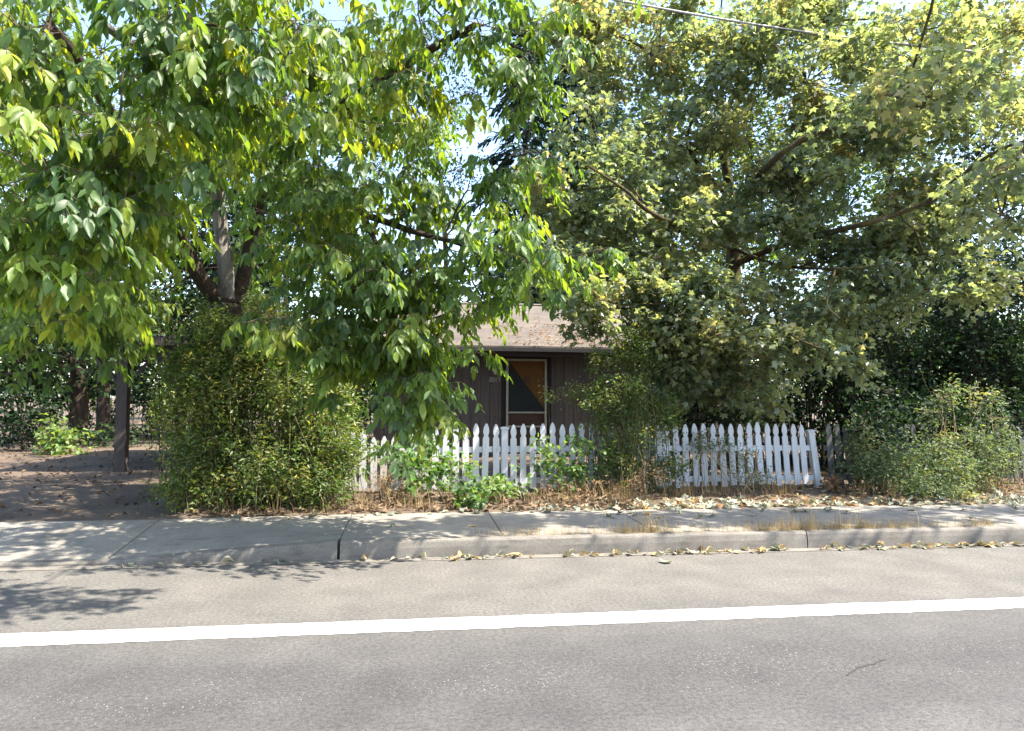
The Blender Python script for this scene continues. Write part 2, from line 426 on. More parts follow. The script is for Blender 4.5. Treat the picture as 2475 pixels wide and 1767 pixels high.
# ------------------------------------------------------------------ leaves, twigs and crowns
def leaf_template(kind, curl, fold, seed):
    r = np.random.default_rng(seed)
    if kind == 'lance':           # walnut leaflet with a midrib fold and a drooping tip
        ts = [0, .20, .52, .82, 1]; ws = [0, .17, .225, .12, 0]
        v = []; f = []
        for i, t in enumerate(ts):
            rip = r.normal(0, 0.02)
            v.append((r.normal(0, .008), t, -curl * t * t))
            if 0 < i < 4:
                for s in (-1, 1):
                    v.append((s * ws[i] * (1 - fold * .25), t + .02, -curl * t * t + fold * ws[i] + s * rip + r.normal(0, .012)))
        idx = [(0, None, None)] + [(1 + 3 * k, 2 + 3 * k, 3 + 3 * k) for k in range(3)] + [(10, None, None)]
        f += [(0, 1, 2), (0, 3, 1)]
        for k in range(1, 3):
            a, b = idx[k], idx[k + 1]
            f += [(a[0], b[0], b[1]), (a[0], b[1], a[1]), (a[0], a[2], b[2]), (a[0], b[2], b[0])]
        f += [(7, 10, 8), (7, 9, 10)]
    elif kind in ('palm', 'fallen'):          # five-lobed leaf
        h = [(.36, .0), (.26, .24), (.56, .55), (.24, .58)]
        out = [(0, 0)] + h + [(0, 1)] + [(-x, y) for x, y in h[::-1]]
        v = [(0, .33, 0)]
        for x, y in out:
            rr = math.hypot(x, y - .33)
            v.append((x * (1 - .15 * fold), y, fold * abs(x) * .6 - curl * rr * rr + r.normal(0, .03 if kind == 'palm' else .07)))
        n = len(out)
        f = [(0, 1 + i, 1 + (i + 1) % n) for i in range(n)]
        f = [(a, c, b) for a, b, c in f]
    elif kind == 'broad':         # rounded, toothed leaf
        out = [(0, 0), (.26, .05), (.36, .30), (.30, .58), (.14, .84), (0, 1)]
        out = out + [(-x, y) for x, y in out[-2:0:-1]]
        v = [(0, .42, 0)]
        for x, y in out:
            v.append((x, y, fold * abs(x) - curl * (y - .3) ** 2 + r.normal(0, .03)))
        n = len(out)
        f = [(0, 1 + (i + 1) % n, 1 + i) for i in range(n)]
    elif kind == 'small':         # little folded oval
        v = [(0, 0, 0), (.19, .45, fold * .2), (0, .5, 0), (-.19, .45, fold * .2), (0, 1, -curl)]
        f = [(0, 1, 2), (0, 2, 3), (2, 1, 4), (2, 4, 3)]
    elif kind == 'wide':          # plain broad leaf for masses further off
        v = [(0, 0, 0), (.34, .42, fold * .3), (0, .5, .04), (-.34, .42, fold * .3), (0, 1, -curl)]
        f = [(0, 1, 2), (0, 2, 3), (2, 1, 4), (2, 4, 3)]
    elif kind == 'curled':        # dried leaf, rolled up at the edges
        v = []; f = []
        ts = [0, .3, .65, 1]; ws = [.10, .30, .27, .05]
        for t, w in zip(ts, ws):
            z0 = .16 * math.sin(math.pi * t) + r.normal(0, .03)
            for s in (-1, -.5, 0, .5, 1):
                v.append((s * w * (1 - .3 * fold * abs(s)) + r.normal(0, .015), t + r.normal(0, .02), z0 + fold * w * s * s * .9 + curl * (t - .5) ** 2 + r.normal(0, .02)))
        for i in range(3):
            for j in range(4):
                a = i * 5 + j
                f += [(a, a + 1, a + 6), (a, a + 6, a + 5)]
    elif kind == 'blade':
        v = [(-.012, 0, 0), (.012, 0, 0), (-.009, .5, -curl * .25), (.009, .5, -curl * .25), (0, 1, -curl)]
        f = [(0, 1, 3), (0, 3, 2), (2, 3, 4)]
    elif kind == 'frond':         # flat spray of needles
        v = [(0, 0, 0), (.12, .35, -.03), (.05, .45, 0), (.10, .72, -.06), (0, 1, -.12 - curl), (-.10, .72, -.06), (-.05, .45, 0), (-.12, .35, -.03)]
        f = [(0, 1, 2), (0, 6, 7), (2, 3, 4), (6, 4, 5), (0, 2, 6), (2, 4, 6)]
    return np.array(v, float), np.array(f, int)

TEMPL = {}
def templates(kind):
    if kind not in TEMPL:
        cs = {'lance': [(.10, .25), (.28, .35), (.18, .5), (.40, .2), (.05, .6), (.3, .15)],
              'palm': [(.3, .2), (.55, .35), (.15, .5), (.7, .1)],
              'fallen': [(.2, .3), (-.3, .2), (-.6, .5), (.5, .1), (-.9, .3)],
              'broad': [(.4, .25), (.7, .45), (.2, .1)],
              'small': [(.1, .5), (.25, .9), (.0, .2)],
              'wide': [(.15, .5), (.35, .9), (.05, .1)],
              'curled': [(.3, .6), (.7, 1.0), (-.3, 1.3), (.5, .2), (.2, 1.6), (.9, -.6)],
              'blade': [(.1, 0), (.5, 0), (.9, 0)],
              'frond': [(.0, 0), (.15, 0)]}[kind]
        TEMPL[kind] = [leaf_template(kind, c, f, i + 11) for i, (c, f) in enumerate(cs)]
    return TEMPL[kind]

def unit(a):
    return a / np.maximum(np.linalg.norm(a, axis=-1, keepdims=True), 1e-9)

def frames(d, nrm):
    y = unit(d); x = unit(np.cross(y, nrm)); z = np.cross(x, y)
    return np.stack([x, y, z], axis=-1)          # columns are the leaf's own axes

def np_mesh(name, V, F, tint, mat, smooth=True):
    m = bpy.data.meshes.new(name)
    m.vertices.add(len(V)); m.vertices.foreach_set("co", V.astype(np.float32).ravel())
    m.loops.add(F.size); m.loops.foreach_set("vertex_index", F.astype(np.int32).ravel())
    m.polygons.add(len(F)); m.polygons.foreach_set("loop_start", np.arange(0, F.size, 3, dtype=np.int32))
    m.polygons.foreach_set("use_smooth", np.full(len(F), smooth))
    a = m.attributes.new("leaf_tint", 'FLOAT_COLOR', 'POINT')
    c = np.ones((len(V), 4), np.float32); c[:, :tint.shape[1]] = tint
    a.data.foreach_set("color", c.ravel())
    m.materials.append(mat)
    m.update(calc_edges=True)
    return m

LEAF_MESH = {}
def one_leaf_mesh(name, kind, k, q, mat):
    key = (name, kind, k, q, mat.name)
    if key not in LEAF_MESH:
        v, f = templates(kind)[k]
        LEAF_MESH[key] = np_mesh(name, v, f, np.tile([[(q + .5) / 4, .3 + .13 * q, 0]], (len(v), 1)), mat)
    return LEAF_MESH[key]

def foliage(name, parent, kind, P, D, NR, S, tint, mat, singles=0, leaf_name='leaf', taken=None):
    """One mesh of leaves; the `singles` largest in sight become objects of their own under it."""
    T = templates(kind)
    n = len(P)
    which = RNG.integers(0, len(T), n)
    R = frames(D, NR)
    keep = np.ones(n, bool)
    if singles:
        u, v, dep = project(P)
        ok = (dep > .5) & (u > 10) & (u < PW - 10) & (v > 10) & (v < PH - 10)
        size = FPX * S / np.maximum(dep, .1)
        best = {}
        for i in np.nonzero(ok)[0]:
            c = (int(u[i] // 24), int(v[i] // 24))
            if taken is not None and taken.get(c, 1e9) < dep[i] - .3: continue
            if c not in best or dep[i] < dep[best[c]]: best[c] = i
        if taken is not None:
            for c, i in best.items(): taken[c] = min(taken.get(c, 1e9), dep[i])
        sel = sorted(best.values(), key=lambda i: -size[i])[:singles]
        keep[sel] = False
    else:
        sel = []
    Vs, Fs, Ts = [], [], []
    off = 0
    for k, (tv, tf) in enumerate(T):
        ids = np.nonzero((which == k) & keep)[0]
        if len(ids) == 0: continue
        V = np.einsum('nij,vj->nvi', R[ids], tv) * S[ids][:, None, None] + P[ids][:, None, :]
        F = tf[None] + (np.arange(len(ids)) * len(tv))[:, None, None] + off
        Vs.append(V.reshape(-1, 3)); Fs.append(F.reshape(-1, 3)); Ts.append(np.repeat(tint[ids], len(tv), axis=0))
        off += len(ids) * len(tv)
    o = bpy.data.objects.new(name, np_mesh(name, np.concatenate(Vs), np.concatenate(Fs), np.concatenate(Ts), mat))
    put(o, parent)
    o["kind"] = "stuff"
    inv = world_of(o).inverted()
    for i in sel:
        m = one_leaf_mesh(leaf_name, kind, int(which[i]), int(min(tint[i, 0], .999) * 4), mat)
        l = bpy.data.objects.new(leaf_name, m)
        COL.objects.link(l); l.parent = o; l.matrix_parent_inverse = inv
        mw = Matrix([list(R[i][r] * S[i]) + [P[i][r]] for r in range(3)] + [[0, 0, 0, 1]])
        l.matrix_basis = mw
    return o

def twig_mesh(name, parent, segs, mat):
    """segs: list of (p0, p1, r0, r1, sag): thin three-sided branchlets, joined."""
    A = np.array([s[0] for s in segs]); B = np.array([s[1] for s in segs])
    r0 = np.array([s[2] for s in segs]); r1 = np.array([s[3] for s in segs]); sag = np.array([s[4] for s in segs])
    n = len(A); K = 3
    t = np.linspace(0, 1, K)
    Pm = A[:, None] + (B - A)[:, None] * t[None, :, None]
    Pm[:, :, 2] += sag[:, None] * (4 * t * (1 - t))[None]
    wig = RNG.normal(0, 1, (n, K, 3)) * (np.linalg.norm(B - A, axis=1)[:, None, None] * .04) * np.array([0, 1, 0])[None, :, None]
    Pm += wig
    d = unit(B - A)
    x = unit(np.cross(d, np.array([.31, .17, .93]))); y = np.cross(d, x)
    rr = r0[:, None] + (r1 - r0)[:, None] * t[None]
    V = []
    for k in range(3):
        a = 2 * math.pi * k / 3
        V.append(Pm + (x[:, None] * math.cos(a) + y[:, None] * math.sin(a)) * rr[..., None])
    V = np.stack(V, axis=2).reshape(-1, 3)
    F = []
    for i in range(K - 1):
        for k in range(3):
            k2 = (k + 1) % 3
            a, b, c, e = i * 3 + k, i * 3 + k2, (i + 1) * 3 + k2, (i + 1) * 3 + k
            F += [(a, b, c), (a, c, e)]
    F = (np.array(F)[None] + (np.arange(n) * K * 3)[:, None, None]).reshape(-1, 3)
    o = bpy.data.objects.new(name, np_mesh(name, V, F, np.zeros((len(V), 3)), mat))
    put(o, parent); o["kind"] = "stuff"
    return o

def ball(n, flat=1.0):
    p = RNG.normal(0, 1, (n, 3)); p = unit(p) * (RNG.random((n, 1)) ** (1 / 2.4))
    return p

def blob_world(b):
    """(px, py, Y, rx_px, ry_px, depth_radius, tips) -> centre, radii, tips"""
    if b[0] == 'w': return np.array(b[1:4], float), np.array(b[4:7], float), b[7]
    px, py, Y, rx, ry, dr, n = b
    c = at(px, py, Y); s = px_size(c.y)
    return np.array(c), np.array([rx * s, dr, ry * s]), n

def curve_pts(p0, p1, k=7, lift=0.0, wob=0.05):
    p0, p1 = Vector(p0), Vector(p1)
    L = (p1 - p0).length
    out = []
    for i in range(k):
        t = i / (k - 1)
        p = p0.lerp(p1, t); p.z += lift * 4 * t * (1 - t) * L
        if 0 < i < k - 1: p += Vector((random.gauss(0, wob), random.gauss(0, wob), random.gauss(0, wob))) * L * .4
        out.append(p)
    return out

def clumps(blobs, per=9, sigma=0.3, flat=.6):
    """Tips of twigs gathered into clumps inside each blob. Returns per blob: clump centres, tip positions, clump ids."""
    out = []
    for b in blobs:
        c, r, n = blob_world(b)
        nc = max(2, int(n / per))
        cc = c + ball(nc) * r
        ids = RNG.integers(0, nc, n)
        tips = cc[ids] + RNG.normal(0, 1, (n, 3)) * np.array([sigma, sigma, sigma * flat])
        out.append((c, r, cc, tips, ids))
    return out

# ------------------------------------------------------------------ ground, road, kerb, pavement
def sheet(name, xs, ys, zf, mat, kind="structure"):
    v = [(x, y, zf(x, y)) for y in ys for x in xs]
    nx = len(xs)
    f = [(j * nx + i, j * nx + i + 1, (j + 1) * nx + i + 1, (j + 1) * nx + i) for j in range(len(ys) - 1) for i in range(nx - 1)]
    m = bpy.data.meshes.new(name); m.from_pydata(v, [], f); m.materials.append(mat)
    m.polygons.foreach_set("use_smooth", [True] * len(f)); m.update()
    o = bpy.data.objects.new(name, m); COL.objects.link(o); o["kind"] = kind
    return o

xs = [-900, -300, -100, -50] + [-30 + .5 * i for i in range(141)] + [60, 100, 300, 900]
ys = [-900, -200, -60, -20, 4, 8.36, 8.425] + [8.6 + .3 * i for i in range(60)] + [28, 32, 40, 60, 120, 300, 900]
def rough_z(x, y):
    z = gz(x, y)
    if 8.5 < y < 30: z += .012 * math.sin(x * 3.1 + y * 1.7) + .010 * math.sin(x * 5.3 - y * 4.1) + random.uniform(-.008, .008)
    return z
tag(sheet("ground", xs, ys, rough_z, M['soil']), "bare brown soil of the yard and dirt driveway behind the pavement")
tag(sheet("road", [-120, -40, -10, 0, 10, 40, 120], [-9, 0, 3, 5, 6.955], lambda x, y: 0.0, M['asphalt']), "worn grey asphalt road")
LINE_Y = at(1237, 1505, 5).y
def line_y():
    # where the ground ray through the middle of the stripe meets the road
    d = CAM_R @ Vector((0, -(1503 - PH / 2) / FPX, -1)); return d.y * (CAMZ / -d.z)
LY = line_y()
lm = MB()
xl = [-30 + .06 * i for i in range(1001)]
e0 = [LY - .126 + random.uniform(-.009, .006) for _ in xl]; e1 = [LY + .126 + random.uniform(-.005, .007) for _ in xl]
for i in range(len(xl) - 1):
    lm.poly([(xl[i], e0[i], .004), (xl[i + 1], e0[i + 1], .004), (xl[i + 1], e1[i + 1], .004), (xl[i], e1[i], .004)])
tag(lm.build("lane_line", M['line']), "solid white painted lane line along the road", kind="structure")

KY = 6.95
gm = MB()
for i in range(40):
    x0 = -46 + i * 2.335
    gm.poly([(x0, KY - .13, .004), (x0 + 2.33, KY - .13, .004), (x0 + 2.33, KY + .01, .004), (x0, KY + .01, .004)])
tag(gm.build("gutter_strip", M['kerb']), "pale concrete gutter strip at the foot of the kerb", kind="structure")

XS, XF = -0.64, -2.70           # full-height kerb from XS to the right, dropped kerb left of XF
KH = 0.168
def kerb_h(x):
    if x >= XS: return KH
    if x <= XF: return 0.030
    return 0.030 + (KH - 0.030) * (x - XF) / (XS - XF)

kerb = empty("kerb", (0, KY, 0)); tag(kerb, "concrete kerb dropping towards the dirt driveway", kind="structure")
def kerb_piece(x0, x1):
    mb = MB()
    prof = lambda h: [(0.0, -.08), (0.012, h * .55), (0.022, h - .022), (0.030, h - .008), (0.044, h), (0.142, h + .002), (0.142, -.08)]
    k = max(2, int((x1 - x0) / .5) + 1)
    n0 = 0
    for i in range(k):
        x = x0 + (x1 - x0) * i / (k - 1)
        for (dy, z) in prof(kerb_h(x)):
            mb.v.append((x, KY + dy + random.uniform(-.0015, .0015), z + (random.uniform(-.003, .003) if z > 0.02 else 0)))
    p = 7
    for i in range(k - 1):
        for j in range(p):
            j2 = (j + 1) % p
            mb.f.append((i * p + j, (i + 1) * p + j, (i + 1) * p + j2, i * p + j2))
    mb.f.append(tuple(range(p - 1, -1, -1))); mb.f.append(tuple((k - 1) * p + j for j in range(p)))
    mb.build("kerb_stone", M['kerb'], kerb)
kx = [-22.0, -17.3, -12.6, -8.0, XF, XS] + [XS + 4.67 * i for i in range(1, 6)]
for i in range(len(kx) - 1):
    kerb_piece(kx[i] + (.013 if abs(kx[i] - XS) < .01 else .006), kx[i + 1] - (.013 if abs(kx[i + 1] - XS) < .01 else .006))

pave = empty("pavement", (0, 7.1, 0)); tag(pave, "concrete pavement slabs between kerb and verge", kind="structure")
PY0, PY1 = KY + .146, 8.47
def slab(x0, x1):
    mb = MB()
    zb = lambda x: (kerb_h(x) + .0 if x > XF else .036)
    back = lambda x: .185 if x >= XS else (.160 if x <= XF else .16 + .025 * (x - XF) / (XS - XF))
    c = .009
    a0, a1, b0, b1 = zb(x0) + .002, zb(x1) + .002, back(x0), back(x1)
    base = [(x0, PY0, -.1), (x1, PY0, -.1), (x1, PY1, -.1), (x0, PY1, -.1)]
    rim = [(x0, PY0, a0 - c * .6), (x1, PY0, a1 - c * .6), (x1, PY1, b1 - c * .6), (x0, PY1, b0 - c * .6)]
    n = 0
    mb.v += base + rim
    nx, ny = 7, 5
    for j in range(ny):
        for i in range(nx):
            tx = i / (nx - 1); ty = j / (ny - 1)
            x = x0 + c + (x1 - x0 - 2 * c) * tx; y = PY0 + c + (PY1 - PY0 - 2 * c) * ty
            z = (a0 * (1 - tx) + a1 * tx) * (1 - ty) + (b0 * (1 - tx) + b1 * tx) * ty
            mb.v.append((x, y, z + random.uniform(-.0012, .0012)))
    for i in range(4):
        j = (i + 1) % 4
        mb.f.append((i, j, 4 + j, 4 + i))
    g = lambda i, j: 8 + j * nx + i
    for j in range(ny - 1):
        for i in range(nx - 1):
            mb.f.append((g(i, j), g(i + 1, j), g(i + 1, j + 1), g(i, j + 1)))
    mb.f.append(tuple([4, 5] + [g(i, 0) for i in range(nx - 1, -1, -1)]))
    mb.f.append(tuple([5, 6] + [g(nx - 1, j) for j in range(ny - 1, -1, -1)]))
    mb.f.append(tuple([6, 7] + [g(i, ny - 1) for i in range(nx)]))
    mb.f.append(tuple([7, 4] + [g(0, j) for j in range(ny)]))
    mb.build("slab", M['concrete'], pave)
sx = [XF - 2.05 * i for i in range(8, 0, -1)] + [XF, XS] + [XS + 1.557 * i for i in range(1, 14)]
for i in range(len(sx) - 1):
    slab(sx[i] + .004, sx[i + 1] - .004)

# crack in the near lane: a thin dark coloured ribbon laid on the asphalt
cm = MB()
cp = []
for px, py in ((2045, 1634), (2062, 1622), (2075, 1613), (2100, 1609), (2122, 1602), (2141, 1594)):
    d = CAM_R @ Vector(((px - PW / 2) / FPX, -(py - PH / 2) / FPX, -1)); t = CAMZ / -d.z
    cp.append((d.x * t, d.y * t))
fine = []
for (a, b) in zip(cp[:-1], cp[1:]):
    for k in range(4):
        t = k / 4; fine.append((a[0] + (b[0] - a[0]) * t + random.gauss(0, .004), a[1] + (b[1] - a[1]) * t + random.gauss(0, .006)))
fine.append(cp[-1])
for a, b in zip(fine[:-1], fine[1:]):
    w = random.uniform(.003, .007)
    cm.poly([(a[0], a[1] - w, .003), (b[0], b[1] - w, .003), (b[0], b[1] + w, .003), (a[0], a[1] + w, .003)])
tag(cm.build("road_crack", plain("dark_crack", (.03, .027, .025), .9)), "short dark crack in the asphalt of the near lane", kind="structure")

# ------------------------------------------------------------------ house
HY = 15.4
HX0, HX1 = -0.75, 7.0
FLOOR = 0.34
EAVE_Y, EAVE_Z = 14.75, 2.60
RIDGE_Y, RIDGE_Z = 19.0, 4.02
house = empty("house", ((HX0 + HX1) / 2, HY, .28))
tag(house, "small brown house with vertical board siding and low shingle roof behind the picket fence", "house")
wallm = MB()
wallm.box(HX0, HX1, HY + .022, HY + .16, .1, 2.66)
wallm.box(HX0, HX0 + .14, HY + .16, 22.6, .1, 2.66)
wallm.box(HX1 - .14, HX1, HY + .16, 22.6, .1, 2.66)
wallm.box(HX0 + .14, HX1 - .14, 22.46, 22.6, .1, 2.66)
for xx in (HX0, HX1 - .14):
    mbp = [(HY, 2.665), (22.6, 2.665), (RIDGE_Y, 3.93)]
    n = len(wallm.v)
    wallm.v += [(xx, y, z) for y, z in mbp] + [(xx + .14, y, z) for y, z in mbp]
    wallm.f += [(n, n + 2, n + 1), (n + 3, n + 4, n + 5), (n, n + 1, n + 4, n + 3), (n + 1, n + 2, n + 5, n + 4), (n + 2, n, n + 3, n + 5)]
wall = wallm.build("wall", M['siding'], house)
# door position from the photograph: screen door between columns 1222 and 1320
DX0, DX1 = at(1223, 960, HY).x, at(1321, 960, HY).x
DTOP = FLOOR + 2.03
x = HX0
pw = .203
while x < HX1 - .02:
    x1 = min(x + pw, HX1)
    a, b = x + .004, x1 - .004
    if b <= DX0 - .10 or a >= DX1 + .10:
        p = MB(); p.cbox(a, b, HY, HY + .021, .16, 2.64, .004); p.build("plank", M['siding'], wall)
    elif a < DX0 - .10 or b > DX1 + .10:
        p = MB()
        if a < DX0 - .10: p.cbox(a, DX0 - .101, HY, HY + .021, .16, 2.64, .004)
        else: p.cbox(DX1 + .101, b, HY, HY + .021, .16, 2.64, .004)
        p.build("plank", M['siding'], wall)
        if b > DX1 + .1 and a < DX0: pass
    else:
        p = MB(); p.cbox(a, b, HY, HY + .021, DTOP + .11, 2.64, .004); p.build("plank", M['siding'], wall)
    x = x1
# roof
rf = MB()
RX0, RX1 = HX0 - .35, HX1 + .35
th = .06
nx, ny = 24, 10
def roof_slab(mb, ya, za, yb, zb):
    n = len(mb.v)
    for lay in (0, -th):
        for j in range(ny + 1):
            for i in range(nx + 1):
                t = j / ny
                sag = -.025 * math.sin(math.pi * t) * math.sin(math.pi * i / nx)
                mb.v.append((RX0 + (RX1 - RX0) * i / nx, ya + (yb - ya) * t, za + (zb - za) * t + lay + sag + (random.uniform(-.004, .004) if lay == 0 else 0)))
    s = nx + 1; o2 = (ny + 1) * s
    for j in range(ny):
        for i in range(nx):
            a = n + j * s + i
            mb.f.append((a, a + 1, a + s + 1, a + s)); mb.f.append((a + o2, a + o2 + s, a + o2 + s + 1, a + o2 + 1))
    for i in range(nx):
        a = n + i; mb.f.append((a, a + o2, a + o2 + 1, a + 1)); a = n + ny * s + i; mb.f.append((a, a + 1, a + o2 + 1, a + o2))
    for j in range(ny):
        a = n + j * s; mb.f.append((a, a + s, a + s + o2, a + o2)); a = n + j * s + nx; mb.f.append((a, a + o2, a + s + o2, a + s))
roof_slab(rf, EAVE_Y, EAVE_Z, RIDGE_Y, RIDGE_Z)
roof_slab(rf, 23.25, EAVE_Z, RIDGE_Y + .004, RIDGE_Z)
roof = rf.build("roof", M['roof'], house)
rc = MB()
for i in range(34):
    xa = RX0 + (RX1 - RX0) * i / 34
    n = len(rc.v)
    rc.v += [(xa, RIDGE_Y - .14, RIDGE_Z - .015), (xa + .3, RIDGE_Y - .14, RIDGE_Z - .022), (xa + .3, RIDGE_Y, RIDGE_Z + .03), (xa, RIDGE_Y, RIDGE_Z + .037), (xa + .3, RIDGE_Y + .14, RIDGE_Z - .022), (xa, RIDGE_Y + .14, RIDGE_Z - .015)]
    rc.f += [(n, n + 1, n + 2, n + 3), (n + 3, n + 2, n + 4, n + 5)]
rc.build("ridge_cap", M['roof'], roof)
fm = MB(); fm.box(RX0, RX1, EAVE_Y + .012, EAVE_Y + .05, EAVE_Z - .215, EAVE_Z - .064); fm.build("fascia_board", M['eave'], roof)
so = MB(); so.box(RX0 + .02, RX1 - .02, EAVE_Y + .052, HY - .004, EAVE_Z - .19, EAVE_Z - .172); so.build("soffit", M['eave'], roof)
gt = MB()
gp = [(-.0, -.012), (-.004, -.085), (-.03, -.10), (-.085, -.095), (-.098, -.02), (-.092, -.02), (-.08, -.088), (-.03, -.092), (-.010, -.08), (-.006, -.012)]
n = 0
for xx in (RX0 + .1, RX1 - .1):
    for dy, dz in gp: gt.v.append((xx, EAVE_Y + .008 + dy, EAVE_Z - .02 + dz))
for i in range(10):
    j = (i + 1) % 10; gt.f.append((i, j, 10 + j, 10 + i))
gt.f += [tuple(range(9, -1, -1)), tuple(range(10, 20))]
gt.build("rain_gutter", M['gutter'], roof)
# door with casing, screen and inner panel
cs = MB()
cs.box(DX0 - .098, DX0 - .022, HY - .012, HY + .021, FLOOR, DTOP + .105)
cs.box(DX1 + .022, DX1 + .098, HY - .012, HY + .021, FLOOR, DTOP + .105)
cs.box(DX0 - .022, DX1 + .022, HY - .012, HY + .021, DTOP + .026, DTOP + .105)
cs.build("door_casing", M['casing'], house)
ds = MB(); ds.box(DX0 - .15, DX1 + .15, HY - .25, HY - .014, .2, FLOOR - .004); ds.build("door_step", M['concrete'], house)
door = MB()
door.box(DX0 - .02, DX1 + .02, HY + .012, HY + .0215, FLOOR, DTOP + .024)
dr = door.build("door", M['brown_panel'], house)
dr["label"] = "brown front door with amber and dark triangular panels behind a screen"
fr = MB()
w = .046
fr.box(DX0, DX0 + w, HY - .034, HY - .008, FLOOR + .01, DTOP)
fr.box(DX1 - w, DX1, HY - .034, HY - .008, FLOOR + .01, DTOP)
for (za, zb) in ((DTOP - w, DTOP), (DTOP - 1.17, DTOP - 1.135), (DTOP - 1.47, DTOP - 1.435), (FLOOR + .01, FLOOR + .12)):
    fr.box(DX0 + w, DX1 - w, HY - .033, HY - .009, za, zb)
fr.build("screen_door_frame", M['alu'], dr)
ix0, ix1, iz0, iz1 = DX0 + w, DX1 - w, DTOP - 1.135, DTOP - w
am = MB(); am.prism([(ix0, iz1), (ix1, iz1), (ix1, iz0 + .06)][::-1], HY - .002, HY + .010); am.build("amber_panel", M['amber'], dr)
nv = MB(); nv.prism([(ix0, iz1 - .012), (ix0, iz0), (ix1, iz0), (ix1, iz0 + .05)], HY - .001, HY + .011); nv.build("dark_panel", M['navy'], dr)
em = MB()
ecx, ecz = ix0 + .40, iz1 - .40
for k in range(6):
    a = k * math.pi / 3
    em.prism([(ecx + .02 * math.cos(a - 1.2), ecz + .02 * math.sin(a - 1.2)), (ecx + .075 * math.cos(a - .35), ecz + .075 * math.sin(a - .35)),
              (ecx + .10 * math.cos(a), ecz + .10 * math.sin(a)), (ecx + .075 * math.cos(a + .35), ecz + .075 * math.sin(a + .35))], HY - .006, HY - .003)
em.build("emblem", M['brown_panel'], dr)
hd = MB(); hd.box(DX1 - .042, DX1 - .012, HY - .06, HY - .036, FLOOR + .93, FLOOR + 1.05); hd.build("handle", M['alu'], dr)
# house number 2017, each digit a piece of metal
DIG = {'2': ["#### ", "    #", "    #", " ### ", "#    ", "#    ", "#####"], '0': [" ### ", "#   #", "#   #", "#   #", "#   #", "#   #", " ### "],
       '1': ["  #  ", " ##  ", "  #  ", "  #  ", "  #  ", "  #  ", "  #  "], '7': ["#####", "    #", "    #", "   # ", "   # ", "  #  ", "  #  "]}
nx0, nz0, cell, cellz = at(1183, 918, HY).x, at(1187, 924, HY).z, .0098, .0135
hn = None
for q, ch in enumerate("2017"):
    mb = MB()
    for r, row in enumerate(DIG[ch]):
        for c_, s in enumerate(row):
            if s == '#':
                xa = nx0 + q * .060 + c_ * cell; za = nz0 + (6 - r) * cellz + (3 - q) * .004
                mb.box(xa, xa + cell * .98, HY - .010, HY - .002, za, za + cellz * .98)
    mb.build("house_number", M['number'], house)
lc = at(1197, 895, HY - .1)
lb = MB(); lb.box(lc.x - .05, lc.x + .05, HY - .02, HY - .002, lc.z + .02, lc.z + .18); lb.tube([(lc.x, HY - .02, lc.z + .12), (lc.x, HY - .08, lc.z + .16), (lc.x, HY - .11, lc.z + .12)], .012, 8)
lb.lathe([(.0, .13), (.045, .11), (.06, .06), (.058, .055), (.0, .06)], (lc.x, HY - .11, lc.z - .0))
wl = lb.build("wall_lamp", M['lamp_metal'], house, True)
lg = MB(); lg.lathe([(.0, -.09), (.028, -.085), (.038, -.03), (.036, .03), (.02, .055), (0, .056)], (lc.x, HY - .11, lc.z)); lg.build("lamp_glass", M['lamp_glass'], wl, True)

# ------------------------------------------------------------------ carport
cp_ = empty("carport", (-3.0, 15.0, .2))
tag(cp_, "dark flat roofed carport on square wooden posts at the end of the dirt driveway", "carport")
CX0, CX1, CY0, CY1 = -5.45, -1.12, 12.7, 17.2
def vpost(x, y, z1, wd, name, parent):
    mb = MB(); z0 = gz(x, y) - .05
    for (za, zb, e) in ((z0, z1, 0),):
        mb.hexa([(x - wd, y - wd, za), (x + wd, y - wd, za), (x + wd, y + wd, za), (x - wd, y + wd, za)],
                [(x - wd * .97, y - wd * .97, zb), (x + wd * .97, y - wd * .97, zb), (x + wd * .97, y + wd * .97, zb), (x - wd * .97, y + wd * .97, zb)])
    return mb.build(name, M['post_wood'], parent)
for (x, y) in ((-4.82, 13.1), (-4.86, 16.4), (-1.4, 13.1), (-1.4, 16.4)):
    vpost(x, y, 2.17, .088, "post", cp_)
for y in (13.1, 16.4):
    b = MB(); b.box(CX0 + .1, CX1 - .05, y - .06, y + .06, 2.172, 2.36); b.build("beam", M['post_wood'], cp_)
for i in range(8):
    xx = CX0 + .15 + i * .58
    b = MB(); b.box(xx, xx + .045, CY0 + .02, CY1 - .02, 2.362, 2.47); b.build("rafter", M['post_wood'], cp_)
b = MB(); b.box(CX0, CX1, CY0, CY1, 2.472, 2.51); cr = b.build("roof", M['gutter'], cp_)
b = MB(); b.box(CX0, CX1, CY0 - .024, CY0 - .002, 2.36, 2.515); b.build("fascia_board", M['post_wood'], cr)
for x in (-4.82,):
    for s in (-1, 1):
        b = MB(); b.tube([(x + s * .06, 13.1, 1.72), (x + s * .46, 13.1, 2.18)], .04, 4); b.build("brace", M['post_wood'], cp_)

